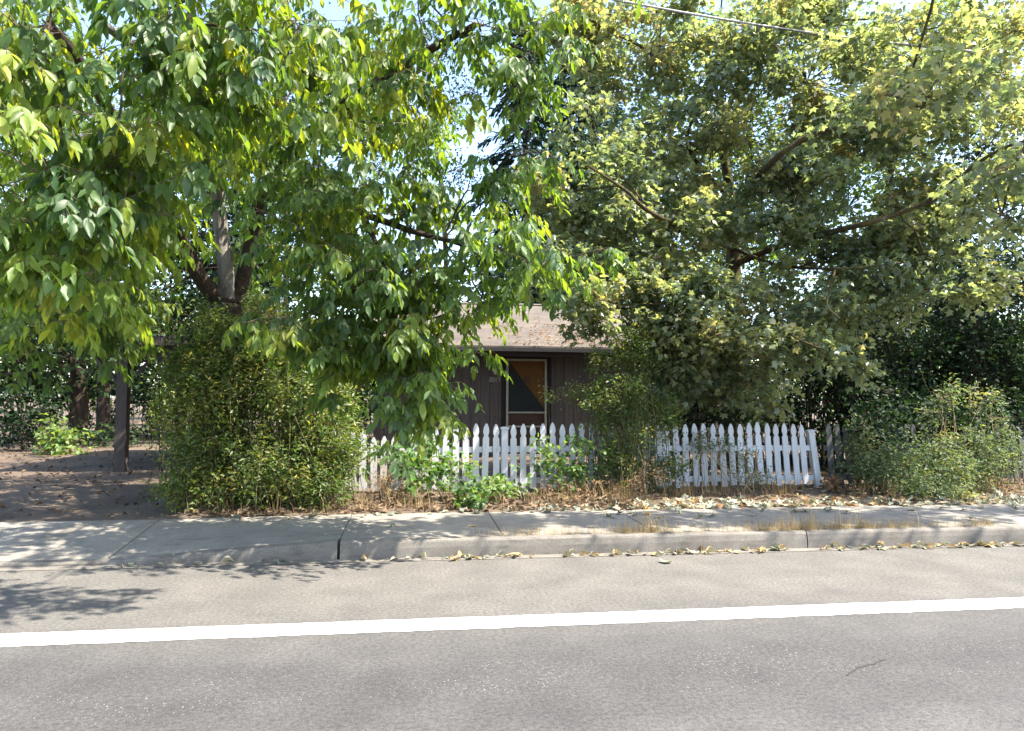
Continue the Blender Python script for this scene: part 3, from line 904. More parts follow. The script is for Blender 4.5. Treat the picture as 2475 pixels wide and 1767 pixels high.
# ------------------------------------------------------------------ picket fence
FY = 10.3
def picket_outline(h, style):
    w = .0445
    if style == 'gothic':
        half = [(w, 0), (w, h - .205), (.031, h - .187), (.0285, h - .165), (.040, h - .140), (.0435, h - .110), (.036, h - .060), (.016, h - .012), (.006, h)]
    else:
        half = [(w, 0), (w, h - .075), (.010, h)]
    return half + [(-x, z) for x, z in half[::-1]]
PK = {}
def picket(parent, x, y, z0, h, lean, style, mat, name="picket", tw=0.0):
    hq = round(h / .015) * .015
    key = (hq, style, mat.name)
    if key not in PK:
        mb = MB(); mb.prism(picket_outline(hq, style), -.009, .009); PK[key] = mb.mesh(name, mat)
    o = bpy.data.objects.new(name, PK[key])
    put(o, parent)
    o.location = (x, y, z0)
    o.rotation_euler = (random.gauss(0, .012), -lean, tw)
    return o
def fence_post(parent, x, y, z0, h, lean, mat):
    mb = MB(); w = .046
    mb.box(-w, w, -w, w, -.15, h)
    po = bpy.data.objects.new("post", mb.mesh("post", mat)); put(po, parent); po.location = (x, y, z0); po.rotation_euler = (0, -lean, 0)
    c = MB(); c.box(-w - .014, w + .014, -w - .014, w + .014, h + .002, h + .024); c.hexa([(-w - .01, -w - .01, h + .026), (w + .01, -w - .01, h + .026), (w + .01, w + .01, h + .026), (-w - .01, w + .01, h + .026)],
        [(-w * .6, -w * .6, h + .036), (w * .6, -w * .6, h + .036), (w * .6, w * .6, h + .036), (-w * .6, w * .6, h + .036)])
    co = bpy.data.objects.new("post_cap", c.mesh("post_cap", mat)); put(co, po)
    co.matrix_parent_inverse = Matrix.Identity(4)
def fx(px, row=1100): return at(px, row, FY).x
ftop = lambda px: at(px, 1024 + max(0, 1150 - px) * .055, FY).z
wf = empty("picket_fence", (fx(1400), FY, .19)); tag(wf, "white painted picket fence half buried in shrubs in front of the house", "fence")
gfen = empty("picket_fence", (fx(2250), FY, .19)); tag(gfen, "weathered grey picket fence leaning in deep shade beyond the white one", "fence")
# white section: from column 850 to the leaning post at 1960
X_A, X_P1, X_P2 = fx(850), fx(1219), fx(1968)
xr = X_P1
pitch = .1425
lean_of = lambda px: .0 if px < 1450 else min((px - 1450) / 500, 1) * .075
def px_of(x): return float(project(np.array([[x, FY, .7]]))[0][0])
def add_pickets(parent, xa, xb, mat, broken=()):
    x = xa; i = 0
    while x < xb:
        px = px_of(x)
        z0 = gz(x, FY) + .035 + random.gauss(0, .008)
        h = ftop(px) - z0 + random.gauss(0, .008)
        style = 'gothic'
        if 900 < px < 985: h -= .10; style = 'plain'
        ln = lean_of(px) + random.gauss(0, .012)
        if i not in broken:
            picket(parent, x + ln * (h - .1) * .9, FY - .030, z0, max(h, .5), ln, style, mat)
        x += pitch; i += 1
add_pickets(wf, X_P1 + .125, X_P2 - .10, M['white_wood'], broken=(11,))
add_pickets(wf, X_P1 - .125 - pitch * 17, X_P1 - .11, M['white_wood'], broken=(8,))
fence_post(wf, X_P1, FY, .15, at(1219, 1036, FY).z - .16, 0, M['white_wood'])
fence_post(wf, (X_P1 + X_P2) / 2, FY + .02, .15, .86, .03, M['white_wood'])
fence_post(wf, X_P2 + .06, FY, .15, at(1960, 1041, FY).z - .16, .14, M['white_wood'])
fence_post(wf, X_P1 - 2.43, FY, .12, .80, -.02, M['white_wood'])
def rail(parent, xa, xb, za, zb, mat, y=FY - .0195):
    mb = MB()
    mb.hexa([(xa, y, za - .04), (xb, y, zb - .04), (xb, y + .035, zb - .04), (xa, y + .035, za - .04)], [(xa, y, za + .04), (xb, y, zb + .04), (xb, y + .035, zb + .04), (xa, y + .035, za + .04)])
    mb.build("rail", mat, parent)
for (xa, xb) in ((X_P1 - 2.38, X_P1 - .048), (X_P1 + .048, (X_P1 + X_P2) / 2 - .05), ((X_P1 + X_P2) / 2 + .05, X_P2 - .02)):
    d = .05 if xa < X_P1 - 1 else 0
    rail(wf, xa, xb, .79 - d, .79, M['white_wood']); rail(wf, xa, xb, .34 - d, .34, M['white_wood'])
add_pickets(gfen, X_P2 + .22, fx(2640), M['grey_wood'])
for (xa, xb) in ((X_P2 + .16, X_P2 + 2.5), (X_P2 + 2.6, fx(2640))):
    rail(gfen, xa, xb, .79, .77, M['grey_wood']); rail(gfen, xa, xb, .34, .33, M['grey_wood'])
fence_post(gfen, X_P2 + 2.55, FY + .01, .15, .83, .08, M['grey_wood'])

# ------------------------------------------------------------------ overhead cable
ca = empty("power_cable", at(1700, 36, 9.8)); tag(ca, "pale overhead service cable slanting down through the maple crown", "cable")
p0, p1 = at(1100, -48, 9.8), at(2700, 178, 9.8)
def cable_pts(dz): return [Vector(p0).lerp(Vector(p1), t / 16) + Vector((0, 0, dz - .25 * 4 * (t / 16) * (1 - t / 16) + .22)) for t in range(17)]
c1 = MB(); c1.tube(cable_pts(0), .010, 7); c1.build("conductor", M['cable'], ca, True)
c2 = MB(); c2.tube(cable_pts(-.019), .0065, 6); c2.build("messenger_wire", M['dark_cable'], ca, True)

# ---- plants
# ------------------------------------------------------------------ vegetation
TAKEN = {}
def tints(ids, nclump, base=.5, spread=.3, leafs=.22):
    cl = np.clip(RNG.normal(base, spread, nclump), 0, 1)
    return np.stack([np.clip(cl[ids] + RNG.normal(0, leafs, len(ids)), 0.01, .99), RNG.random(len(ids)), np.zeros(len(ids))], axis=1)

def trunk_part(root, name, pts, rads, mat, seg=12, rough=.12):
    """Tapered limb with an uneven surface."""
    mb = MB(); mb.tube(pts, rads, seg)
    n = len(pts)
    for i in range(n):
        c = Vector(pts[i])
        for k in range(seg):
            q = Vector(mb.v[i * seg + k]); q = c + (q - c) * (1 + random.gauss(0, rough * .5) + rough * math.sin(k * 2.1 + i * .4))
            mb.v[i * seg + k] = tuple(q)
    return mb.build(name, mat, root, True)

def smooth_path(ctrl, k=6):
    """Catmull-Rom through control points."""
    P = [Vector(p) for p in ctrl]; P = [P[0] * 2 - P[1]] + P + [P[-1] * 2 - P[-2]]
    out = []
    for i in range(1, len(P) - 2):
        for j in range(k):
            t = j / k
            a, b, c, d = P[i - 1], P[i], P[i + 1], P[i + 2]
            out.append(0.5 * ((2 * b) + (c - a) * t + (2 * a - 5 * b + 4 * c - d) * t * t + (3 * b - a - 3 * c + d) * t ** 3))
    out.append(P[-2])
    return out

def taper(n, r0, r1, p=.8):
    return [r0 + (r1 - r0) * (i / (n - 1)) ** p for i in range(n)]

def wood_for(root, sets, forks, limb_mat, twig_mat, r_limb=.035, r_branch=.012, r_twig=.0035, lift=.06, limb_name="limb"):
    segs = []
    for (c, r, cc, tips, ids) in sets:
        f = min(forks, key=lambda q: (Vector(q) - Vector(c)).length)
        L = (Vector(f) - Vector(c)).length
        pts = curve_pts(f, c, 9, lift, .035)
        trunk_part(root, limb_name, pts, taper(9, r_limb * (.6 + .12 * L), r_branch * 1.2), limb_mat, 7, .06)
        for q in cc:
            segs.append((c, q, r_branch, r_branch * .5, .04))
        for t, i in zip(tips, ids):
            segs.append((cc[i], t, r_branch * .45, r_twig, .02))
    return segs

# ---- the walnut over the left of the picture
wbase = at(540, 1080, 10.6); wbase.z = gz(wbase.x, wbase.y)
walnut = empty("walnut_tree", wbase)
tag(walnut, "walnut tree with forked trunk hanging long drooping leaves over the road at left", "tree")
fork = at(545, 745, 10.6)
trunk_part(walnut, "trunk", smooth_path([wbase - Vector((.05, 0, .15)), wbase + Vector((.02, 0, .9)), at(548, 860, 10.6), fork, fork + Vector((0, 0, .12))]), taper(25, .27, .19), M['bark_brown'], 14)
mid_top = at(530, 520, 10.5)
W_limbs = [
    ("limb", [fork, at(545, 640, 10.5), mid_top, at(520, 380, 10.2), at(470, 180, 9.8), at(460, -80, 9.5)], .135, .04, 'bark_grey'),
    ("limb", [fork, at(490, 680, 10.4), at(440, 590, 10.1), at(395, 490, 9.4), at(300, 330, 8.2), at(200, 160, 7.0), at(120, 60, 6.0)], .135, .035, 'bark_brown'),
    ("limb", [fork, at(582, 690, 10.7), at(612, 560, 10.5), at(640, 470, 10.0), at(740, 330, 9.0), at(900, 210, 7.6), at(1040, 120, 7.2), at(1150, 60, 6.7)], .13, .03, 'bark_brown'),
    ("limb", [at(470, 180, 9.8), at(440, 215, 9.2), at(395, 165, 8.0), at(350, 130, 7.0), at(250, 60, 5.6)], .085, .03, 'bark_grey'),
    ("limb", [at(640, 470, 10.0), at(760, 500, 9.0), at(880, 520, 7.6), at(1000, 560, 7.2), at(1120, 590, 6.7)], .06, .02, 'bark_brown'),
    ("limb", [at(880, 520, 7.6), at(930, 640, 7.0), at(960, 720, 7.1), at(985, 790, 7.1), at(1010, 900, 7.1)], .03, .010, 'bark_brown'),
]
wforks = []
for nm, ctrl, r0, r1, mk in W_limbs:
    pts = smooth_path(ctrl, 5)
    trunk_part(walnut, nm, pts, taper(len(pts), r0, r1), M[mk], 12, .08)
    wforks += [tuple(p) for p in pts[6::3]]
WB = [  # px, py, Y, rx, ry, depth radius, tips
    (110, 140, 4.9, 260, 220, 0.7, 46), (360, 110, 5.0, 190, 190, 0.7, 38), (130, 440, 4.8, 220, 210, 0.6, 42), (380, 380, 5.1, 150, 170, 0.6, 25),
    (40, 660, 5.1, 130, 110, 0.5, 17), (290, 610, 5.5, 170, 80, 0.5, 16), 
    (690, 250, 7.4, 170, 150, 0.8, 30), (830, 150, 7.5, 170, 130, 0.7, 29), (770, 520, 7.6, 170, 170, 0.8, 46), (960, 520, 7.1, 170, 110, 0.6, 29),
    (700, 420, 8.2, 160, 170, 0.8, 34),
    (1170, 60, 6.4, 170, 90, 0.6, 26), (1290, 130, 6.2, 70, 80, 0.4, 9), (1245, 210, 6.3, 40, 60, 0.2, 4), (1040, 180, 6.7, 110, 80, 0.5, 13),
    (1150, 620, 6.6, 160, 110, 0.6, 32), (1310, 640, 6.4, 80, 45, 0.35, 9), (1230, 380, 6.5, 60, 35, 0.25, 5), (1130, 460, 6.8, 110, 60, 0.4, 12),
    (790, 740, 6.9, 120, 110, 0.5, 21), (960, 800, 7.2, 140, 110, 0.5, 25), (1040, 930, 7.2, 70, 95, 0.4, 16), (930, 850, 7.6, 60, 70, 0.4, 9), (1110, 760, 7.0, 50, 50, 0.25, 4),
    (150, 330, 9.5, 420, 330, 1.5, 160), (620, 360, 10.5, 320, 300, 1.5, 120), (330, 700, 9.2, 260, 90, 1, 28), (80, 760, 8.8, 200, 110, 0.8, 28),
    (850, 380, 10.0, 180, 170, 1, 44), (500, -220, 8.0, 600, 210, 1.8, 90), (950, -160, 7.7, 420, 150, 1.3, 50), (150, -200, 5.6, 380, 170, 1.2, 40), (-260, 250, 6.0, 260, 420, 1.5, 45),
    (200, 740, 9.6, 200, 90, 0.9, 26), (560, 640, 11.5, 160, 120, 0.8, 30), (420, 320, 7.2, 140, 140, 0.7, 21), (560, 230, 5.0, 90, 110, 0.4, 16), (680, 80, 4.95, 90, 80, .35, 12), (640, -60, 4.95, 200, 70, .5, 14), (1110, 700, 7.0, 70, 40, .3, 8), (1090, 20, 6.8, 140, 50, .5, 10), (860, 640, 7.0, 130, 90, 0.5, 18), (980, 700, 6.8, 120, 80, 0.4, 13),
    (1000, 900, 7.2, 80, 100, .4, 16), (880, 820, 7.4, 100, 100, .5, 21), (1020, 1000, 7.2, 70, 40, .3, 8), (760, 860, 7.6, 70, 90, .4, 13), (860, 740, 7.2, 130, 80, .5, 18),
    ('w', 1.6, 6.0, 6.2, 1.6, .5, .5, 22), (480, 250, 8.5, 180, 180, 1.0, 65), (250, 560, 8.5, 200, 120, .8, 52), (200, 420, 13, 320, 200, 1.4, 60), (480, 330, 13, 200, 200, 1.2, 34), (1000, 300, 8.6, 120, 60, .6, 10),
    (960, 250, 9.5, 110, 120, .8, 34), (900, 160, 10.5, 130, 120, .8, 24), (1050, 330, 10.0, 80, 80, .6, 14), (1170, 725, 7.1, 50, 25, .2, 4), (250, 800, 9.2, 120, 60, .5, 18), (1020, 110, 8.6, 90, 70, .6, 14), (880, 60, 7.6, 160, 90, .6, 14), (640, 330, 9.0, 120, 100, .6, 10), ('w', -.6, 6.3, 5.6, 1.3, .5, .4, 30), ('w', .1, 4.8, 4.7, .7, .35, .3, 12),
]
wsets = clumps(WB, per=5, sigma=.20, flat=.8)
def open_fork(st):
    # the crown is thin in front of the forked trunk
    c, r, cc, tips, ids = st
    u_, v_, d_ = project(tips)
    k = ~((u_ > 425) & (u_ < 625) & (v_ > 420) & (v_ < 720) & (tips[:, 1] < 10.2) & (RNG.random(len(tips)) < .9))
    return c, r, cc, tips[k], ids[k]
wsets = [q for q in map(open_fork, wsets) if len(q[3])]
segs = wood_for(walnut, wsets, wforks, M['bark_brown'], M['twig'], .012, .007, .0028, .05)
P, D, NR, S, T0 = [], [], [], [], []
for (c, r, cc, tips, ids) in wsets:
    n = len(tips)
    tn = tints(ids, len(cc), .47, .19, .17)
    far = c[1] > 8.5
    for j in range(5):
        o = unit(tips - cc[ids] + RNG.normal(0, .06, (n, 3)))
        az = RNG.random(n) * 2 * math.pi
        h = np.stack([np.cos(az), np.sin(az), np.zeros(n)], 1)
        h = unit(h + o * np.array([.7, .7, 0]))
        h[:, 2] = 0; h = unit(h)
        L = RNG.uniform(.20, .36, n)
        side = np.stack([-h[:, 1], h[:, 0], np.zeros(n)], 1)
        dr = RNG.uniform(.55, 1.05, n)[:, None]
        def rach(s): return tips + h * (s * L * .8)[:, None] + np.array([0, 0, 1.]) * ((.30 * s - .95 * dr[:, 0] * s * s) * L)[:, None]
        e = rach(np.ones(n))
        for a, b in zip(tips, e): segs.append((a, b, .0026, .0014, .05))
        for s, sg in ((.38, -1), (.38, 1), (.64, -1), (.64, 1), (.9, -1), (.9, 1), (1.0, 0)):
            ss = np.full(n, s)
            P.append(rach(ss))
            down = np.array([0, 0, -1.]) * RNG.uniform(.6, 1.7, n)[:, None]
            D.append(unit(h * (.25 + .5 * s) + side * sg * RNG.uniform(.4, .9, n)[:, None] + down + RNG.normal(0, .15, (n, 3))))
            NR.append(unit(np.array([0, 0, .75]) + h * .7 + RNG.normal(0, .32, (n, 3))))
            S.append(RNG.uniform(.068, .118, n) * np.exp(RNG.normal(0, .12, n)) * (1.12 if sg == 0 else .85 + .3 * s))
            t = tn.copy(); t[:, 0] = np.clip(t[:, 0] + RNG.normal(0, .1, n), 0.01, .99); t[:, 1] = RNG.random(n); T0.append(t)
cat = lambda l: np.concatenate(l)
foliage("crown", walnut, 'lance', cat(P), cat(D), cat(NR), cat(S), cat(T0), M['walnut'], 300, 'leaflet', TAKEN)
twig_mesh("twigs", walnut, segs, M['twig'])

# ---- generic crown
def leafy(root, sets, kind, mat, size, per_tip, spread, up=.8, droop=.3, singles=0, base=.45, cs=.22, ls=.2, name="crown", leaf_name="leaf", nr=.45, spray=.0):
    P, D, NR, S, T = [], [], [], [], []
    for (c, r, cc, tips, ids) in sets:
        n = len(tips)
        tn = tints(ids, len(cc), base, cs, ls)
        o = unit(tips - cc[ids] + RNG.normal(0, .05, (n, 3)))
        for j in range(per_tip):
            az = RNG.random(n) * 2 * math.pi
            h = np.stack([np.cos(az), np.sin(az), RNG.normal(0, .3, n)], 1)
            P.append(tips + RNG.normal(0, spread, (n, 3)) - o * RNG.random((n, 1)) * spray)
            D.append(unit(h * .8 + o * .5 + np.array([0, 0, -droop]) + RNG.normal(0, .2, (n, 3))))
            NR.append(unit(np.array([0, 0, up]) + h * .25 + RNG.normal(0, nr, (n, 3))))
            S.append(RNG.uniform(*size, n))
            t = tn.copy(); t[:, 0] = np.clip(t[:, 0] + RNG.normal(0, ls * .6, n), .01, .99); t[:, 1] = RNG.random(n); T.append(t)
    return foliage(name, root, kind, cat(P), cat(D), cat(NR), cat(S), cat(T), mat, singles, leaf_name, TAKEN if singles else None)

# ---- the maple at right
mbase = at(1770, 1040, 12.6); mbase.z = gz(mbase.x, mbase.y)
maple = empty("maple_tree", mbase)
tag(maple, "spreading maple with mossy limbs and dusty pale leaves above the picket fence at right", "tree")
mf = at(1772, 660, 12.6)
ctrl = [mbase - Vector((0, 0, .15)), mbase + Vector((.03, 0, 1.0)), mf, at(1765, 480, 12.5), at(1740, 300, 12.3), at(1755, 130, 12.2)]
pts = smooth_path(ctrl, 6)
trunk_part(maple, "trunk", pts, taper(len(pts), .22, .03), M['moss_bark'], 14, .10)
mforks = [tuple(p) for p in pts[10::3]]
M_limbs = [
    ([at(1770, 560, 12.5), at(1800, 470, 11.8), at(1870, 388, 9.4), at(1935, 340, 9.0), at(2010, 312, 8.6), at(2110, 300, 8.2), at(2230, 240, 8.0)], 0.068, 0.018),
    ([at(1772, 640, 12.6), at(1900, 590, 11.4), at(2075, 545, 9.0), at(2160, 520, 8.8), at(2245, 488, 8.5), at(2350, 440, 8.2)], 0.062, 0.018),
    ([at(1770, 600, 12.5), at(1690, 570, 11.6), at(1570, 512, 9.8), at(1515, 462, 9.6), at(1420, 400, 9.4)], 0.056, 0.013),
    ([at(1765, 480, 12.5), at(1690, 400, 11.8), at(1660, 330, 11.4), at(1700, 250, 11.0), at(1760, 150, 10.8), at(1880, 60, 10.6)], 0.045, 0.012),
    ([at(1740, 250, 12.3), at(1560, 120, 11.5), at(1450, 60, 11.0), at(1380, 20, 9.8)], 0.043, 0.012),
    ([at(1772, 660, 12.6), at(1650, 720, 11.6), at(1540, 745, 11.0), at(1440, 740, 9.6)], 0.043, 0.011),
    ([at(1772, 680, 12.6), at(1850, 720, 11.4), at(1900, 800, 9.2), at(2000, 850, 8.8)], 0.037, 0.009),
    ([at(2245, 488, 8.5), at(2330, 420, 8.0), at(2420, 360, 7.6), at(2520, 330, 7.2)], 0.034, 0.015),
    ([at(2020, 650, 9.2), at(2005, 700, 9.0), at(2000, 740, 8.9), at(2030, 770, 8.7)], 0.015, 0.007),
    ([at(1772, 600, 12.5), at(1880, 640, 11.4), at(2020, 650, 9.2), at(2140, 640, 8.8)], 0.037, 0.009),
]
for ctrl, r0, r1 in M_limbs:
    pts = smooth_path(ctrl, 5)
    trunk_part(maple, "limb", pts, taper(len(pts), r0, r1), M['moss_bark'], 10, .10)
    mforks += [tuple(p) for p in pts[4::3]]
MBL = [
    (1720, 330, 11.6, 330, 240, 1.4, 476), (1950, 200, 10.6, 300, 190, 1.3, 395), (2250, 170, 9.4, 260, 200, 1.2, 312), (2330, 420, 9.2, 200, 150, 1.0, 201),
    (1470, 400, 10.8, 190, 190, 1.0, 220), (1420, 170, 11.4, 170, 120, .9, 120), (1560, 120, 11.6, 200, 130, 1.1, 183), (1640, 560, 10.8, 240, 130, .9, 229),
    (1920, 480, 10.2, 240, 130, .9, 220), (2150, 600, 9.8, 240, 110, .9, 201), (1480, 690, 10.4, 170, 70, .6, 109), (1680, 740, 9.9, 200, 80, .6, 146),
    (1820, 830, 9.7, 150, 60, .5, 87), (2010, 860, 9.5, 130, 45, .45, 55), (2060, 740, 9.7, 200, 60, .6, 101), (2280, 700, 9.4, 140, 80, .6, 74),
    (1590, 880, 10.9, 130, 60, .5, 55), (1740, 960, 11.0, 150, 60, .5, 64), (1370, 640, 10.7, 90, 60, .5, 37), (1540, 790, 10.2, 120, 50, .5, 50), (1420, 770, 10.3, 70, 40, .4, 20),
    (1420, 760, 10.2, 70, 35, .4, 45), (1750, 900, 10.6, 180, 60, .4, 77), (1640, 960, 10.9, 140, 60, .4, 60), (1880, 780, 10.2, 180, 70, .5, 95), (1950, 640, 10.4, 200, 90, .6, 103), (1400, 70, 11.3, 130, 80, .8, 69), (2120, 330, 10.2, 200, 110, .8, 112),
    (2450, 250, 11.3, 250, 190, 1.0, 112), (2760, 300, 11.0, 250, 250, 1.0, 86),
    (1560, 700, 10.9, 170, 80, .6, 95), (1420, 600, 10.9, 150, 90, .6, 95), (1700, 860, 10.4, 170, 70, .5, 103), (1560, 800, 10.8, 110, 60, .4, 60), (2000, 60, 11, 300, 110, 1.2, 172), (1600, 30, 11.6, 220, 90, 1.0, 120), (2300, 60, 10, 220, 110, 1.2, 138), (1350, 480, 11.0, 110, 110, .6, 69),
    (1750, -180, 11.6, 480, 200, 1.8, 70), (2350, -130, 9.2, 320, 170, 1.5, 45), (2600, 350, 8.6, 160, 380, 1.3, 50), ('w', 5.4, 6.1, 7.0, 1.8, .6, .6, 200), ('w', 9.0, 6.1, 7.0, 2.2, .65, .7, 300), ('w', 12.8, 6.1, 7.0, 2.2, .65, .7, 280), (2230, 260, 6.9, 220, 110, .5, 60), (2420, 520, 7.2, 120, 130, .5, 45),
]
msets = clumps(MBL, per=11, sigma=.19, flat=.42)
msegs = wood_for(maple, msets, mforks, M['moss_bark'], M['twig'], .018, .012, .003, .04)
leafy(maple, msets, 'palm', M['maple'], (.07, .13), 11, .085, up=.75, droop=.35, singles=300, base=.42, cs=.2, ls=.16, nr=.5)
twig_mesh("twigs", maple, msegs, M['twig'])

# ---- shrubs and ground plants
def shrub(name, label, cat_, blobs, kind, mat, size, per_tip, base_px, stem_mat, group=None, per=8, sigma=.13, flat=.8, spread=.04, up=.6, droop=.15, nst=7,
          stem_r=.010, singles=0, base=.45, cs=.22, ls=.2, nr=.6, spray=.12, single_name="leaf"):
    bx, bY = base_px
    b0 = at(bx, 1150, bY); b0.z = gz(b0.x, b0.y)
    root = empty(name, b0); tag(root, label, cat_, group)
    sets = clumps(blobs, per, sigma, flat)
    allc = [tuple(q) for s in sets for q in s[2]]
    for q in allc: pass
    segs = []
    for (c, r, cc, tips, ids) in sets:
        for q, in zip(cc):
            foot = (q[0] + RNG.normal(0, .12), q[1] + RNG.normal(0, .10), gz(q[0], q[1]) - .02)
            segs.append((foot, q, stem_r * .7, stem_r * .35, 0.0))
        for t, i in zip(tips, ids): segs.append((cc[i], t, stem_r * .3, stem_r * .15, .01))
    for k in range(nst):
        q = random.choice(allc)
        foot = Vector((b0.x + random.gauss(0, .25), b0.y + random.gauss(0, .12), 0)); foot.z = gz(foot.x, foot.y) - .03
        mb = MB(); mb.tube(curve_pts(foot, q, 7, .03, .05), taper(7, stem_r * 1.3, stem_r * .4), 6); mb.build("stem", stem_mat, root, True)
    twig_mesh("twigs", root, segs, stem_mat)
    leafy(root, sets, kind, mat, size, per_tip, spread, up, droop, singles, base, cs, ls, "foliage", single_name, nr, spray)
    return root

shrub("privet_shrub", "large olive green shrub with thin upright stems beside the dirt driveway", "shrub",
      [(430, 1180, 8.9, 60, 30, .2, 50), (790, 1180, 8.9, 60, 25, .2, 40), (640, 900, 9.6, 190, 110, .6, 330), (560, 1040, 9.3, 160, 110, .5, 260), (740, 1060, 9.4, 140, 120, .5, 260), (480, 1130, 9.1, 90, 60, .35, 90), (640, 1150, 9.0, 180, 55, .3, 170),
       (820, 1100, 9.3, 55, 80, .3, 80), (600, 800, 9.8, 130, 70, .5, 170), (800, 960, 9.8, 80, 80, .4, 100), (700, 830, 9.9, 120, 70, .5, 150), (500, 900, 9.7, 90, 90, .4, 150), (560, 930, 9.3, 150, 90, .3, 200)],
      'small', M['privet'], (.045, .085), 20, (640, 9.5), M['green_stem'], per=7, sigma=.15, flat=1.1, spread=.06, nst=16, base=.58, spray=.2)
shrub("privet_shrub", "tall loose shrub growing through the white picket fence right of the door", "shrub",
      [(1520, 960, 10.0, 90, 90, .4, 150), (1500, 870, 10.1, 75, 50, .35, 70), (1540, 1080, 9.8, 85, 80, .35, 95), (1420, 940, 10.2, 60, 25, .2, 25), (1350, 958, 10.3, 45, 14, .1, 14), (1600, 1010, 9.9, 60, 60, .3, 50), (1460, 1000, 10.0, 60, 60, .3, 70), (1560, 840, 10.1, 70, 60, .35, 80), (1470, 1130, 9.7, 80, 45, .3, 45), (1600, 1130, 9.8, 60, 50, .25, 60)],
      'small', M['privet'], (.035, .065), 20, (1520, 9.9), M['green_stem'], per=6, sigma=.11, spread=.05, nst=12, base=.55, spray=.15)
shrub("bramble_bush", "fresh green broad leaved bramble trailing from the fence onto the pavement edge", "bramble",
      [(1080, 1150, 9.3, 110, 40, .3, 60), (1160, 1190, 8.9, 70, 40, .25, 45), (1010, 1110, 9.8, 70, 50, .3, 40), (1220, 1170, 9.3, 60, 35, .3, 25)],
      'broad', M['rose'], (.055, .095), 6, (1090, 9.4), M['stem'], per=5, sigma=.10, spread=.05, up=.9, droop=.35, nst=8, stem_r=.006, singles=90, base=.5)
shrub("bramble_bush", "small bramble leaning over the pickets below the front door", "bramble",
      [(1370, 1100, 9.8, 75, 45, .25, 40), (1430, 1150, 9.6, 70, 40, .25, 30), (1330, 1140, 9.7, 50, 40, .2, 18)],
      'broad', M['rose'], (.05, .085), 6, (1380, 9.8), M['stem'], per=5, sigma=.09, spread=.05, up=.8, droop=.3, nst=7, stem_r=.006, singles=70, base=.7)
shrub("bramble_bush", "dark bramble climbing the white pickets beside the left fence gap", "bramble",
      [(1000, 1120, 10.05, 45, 70, .12, 26)],
      'broad', M['rose'], (.055, .09), 6, (1000, 10.0), M['stem'], per=5, sigma=.08, spread=.05, up=.5, droop=.4, nst=5, stem_r=.006, singles=30, base=.3)
shrub("rose_briar", "thin arching briar spilling over the middle of the white picket fence", "briar",
      [(1740, 1080, 10.05, 75, 30, .12, 60), (1680, 1065, 10.1, 50, 22, .1, 30), (1810, 1110, 10.0, 55, 35, .1, 36), (1850, 1160, 9.9, 60, 25, .12, 30), (1780, 1150, 9.95, 50, 35, .12, 20)],
      'small', M['feathery'], (.03, .055), 8, (1770, 9.9), M['stem'], per=6, sigma=.07, spread=.04, nst=6, stem_r=.007, base=.5)
for (bl, sz) in (([(1640, 1120, 9.9, 60, 40, .2, 1)], 1),): pass
shrub("grey_shrub", "feathery grey green shrub in front of the weathered grey fence", "shrub",
      [(2230, 1140, 9.4, 150, 60, .4, 210), (2290, 1070, 9.7, 80, 50, .3, 45), (2130, 1120, 9.7, 80, 50, .3, 90), (2270, 1200, 9.0, 90, 40, .25, 100), (2350, 1110, 9.6, 80, 70, .3, 110), (2080, 1060, 10.05, 50, 40, .15, 50), (2430, 1100, 9.7, 50, 60, .25, 60)],
      'small', M['feathery'], (.04, .075), 18, (2240, 9.4), M['green_stem'], per=6, sigma=.12, spread=.06, nst=10, base=.4, spray=.15)
shrub("tall_weed", "tall arching weed with pale stem rising above the grey fence", "weed",
      [(2300, 950, 9.9, 50, 30, .2, 26), (2370, 960, 9.9, 40, 30, .2, 20), (2420, 1010, 9.8, 30, 60, .2, 22), (2260, 1000, 9.9, 30, 30, .15, 14)],
      'small', M['feathery'], (.045, .085), 9, (2280, 9.7), M['stem'], per=5, sigma=.10, spread=.05, nst=5, stem_r=.011, base=.4)
shrub("laurel_hedge", "dark evergreen hedge in deep shade behind the grey fence", "hedge",
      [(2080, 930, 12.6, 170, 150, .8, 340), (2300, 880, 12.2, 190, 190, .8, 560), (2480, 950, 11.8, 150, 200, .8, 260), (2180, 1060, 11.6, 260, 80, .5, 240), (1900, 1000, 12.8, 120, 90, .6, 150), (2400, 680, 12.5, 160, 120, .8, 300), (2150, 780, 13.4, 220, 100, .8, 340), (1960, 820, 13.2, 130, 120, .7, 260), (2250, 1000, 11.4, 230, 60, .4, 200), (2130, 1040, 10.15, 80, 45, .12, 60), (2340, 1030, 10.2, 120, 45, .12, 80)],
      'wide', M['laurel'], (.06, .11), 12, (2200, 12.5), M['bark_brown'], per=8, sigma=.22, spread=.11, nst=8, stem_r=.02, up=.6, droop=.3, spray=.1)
shrub("dark_shrub", "dark leafy bush between the maple trunk and the white fence", "shrub",
      [(1690, 1000, 11.6, 150, 50, .4, 120), (1600, 960, 12.2, 90, 70, .5, 90), (1820, 1010, 11.8, 110, 45, .4, 90), (1840, 900, 13.6, 110, 90, .5, 150)],
      'wide', M['laurel'], (.05, .09), 9, (1700, 11.8), M['bark_brown'], per=7, sigma=.16, spread=.08, nst=5, stem_r=.012, base=.7)
shrub("dark_shrub", "dense shaded bush behind the walnut trunk by the carport", "shrub",
      [(560, 800, 12.2, 160, 90, .6, 170), (760, 900, 12.4, 150, 120, .7, 200), (430, 760, 11.8, 70, 60, .4, 50), (880, 900, 13.6, 100, 110, .5, 110), (880, 990, 12.6, 70, 60, .4, 70)],
      'wide', M['laurel'], (.05, .10), 10, (680, 12.4), M['bark_brown'], per=7, sigma=.20, spread=.10, nst=6, stem_r=.015, base=.75)

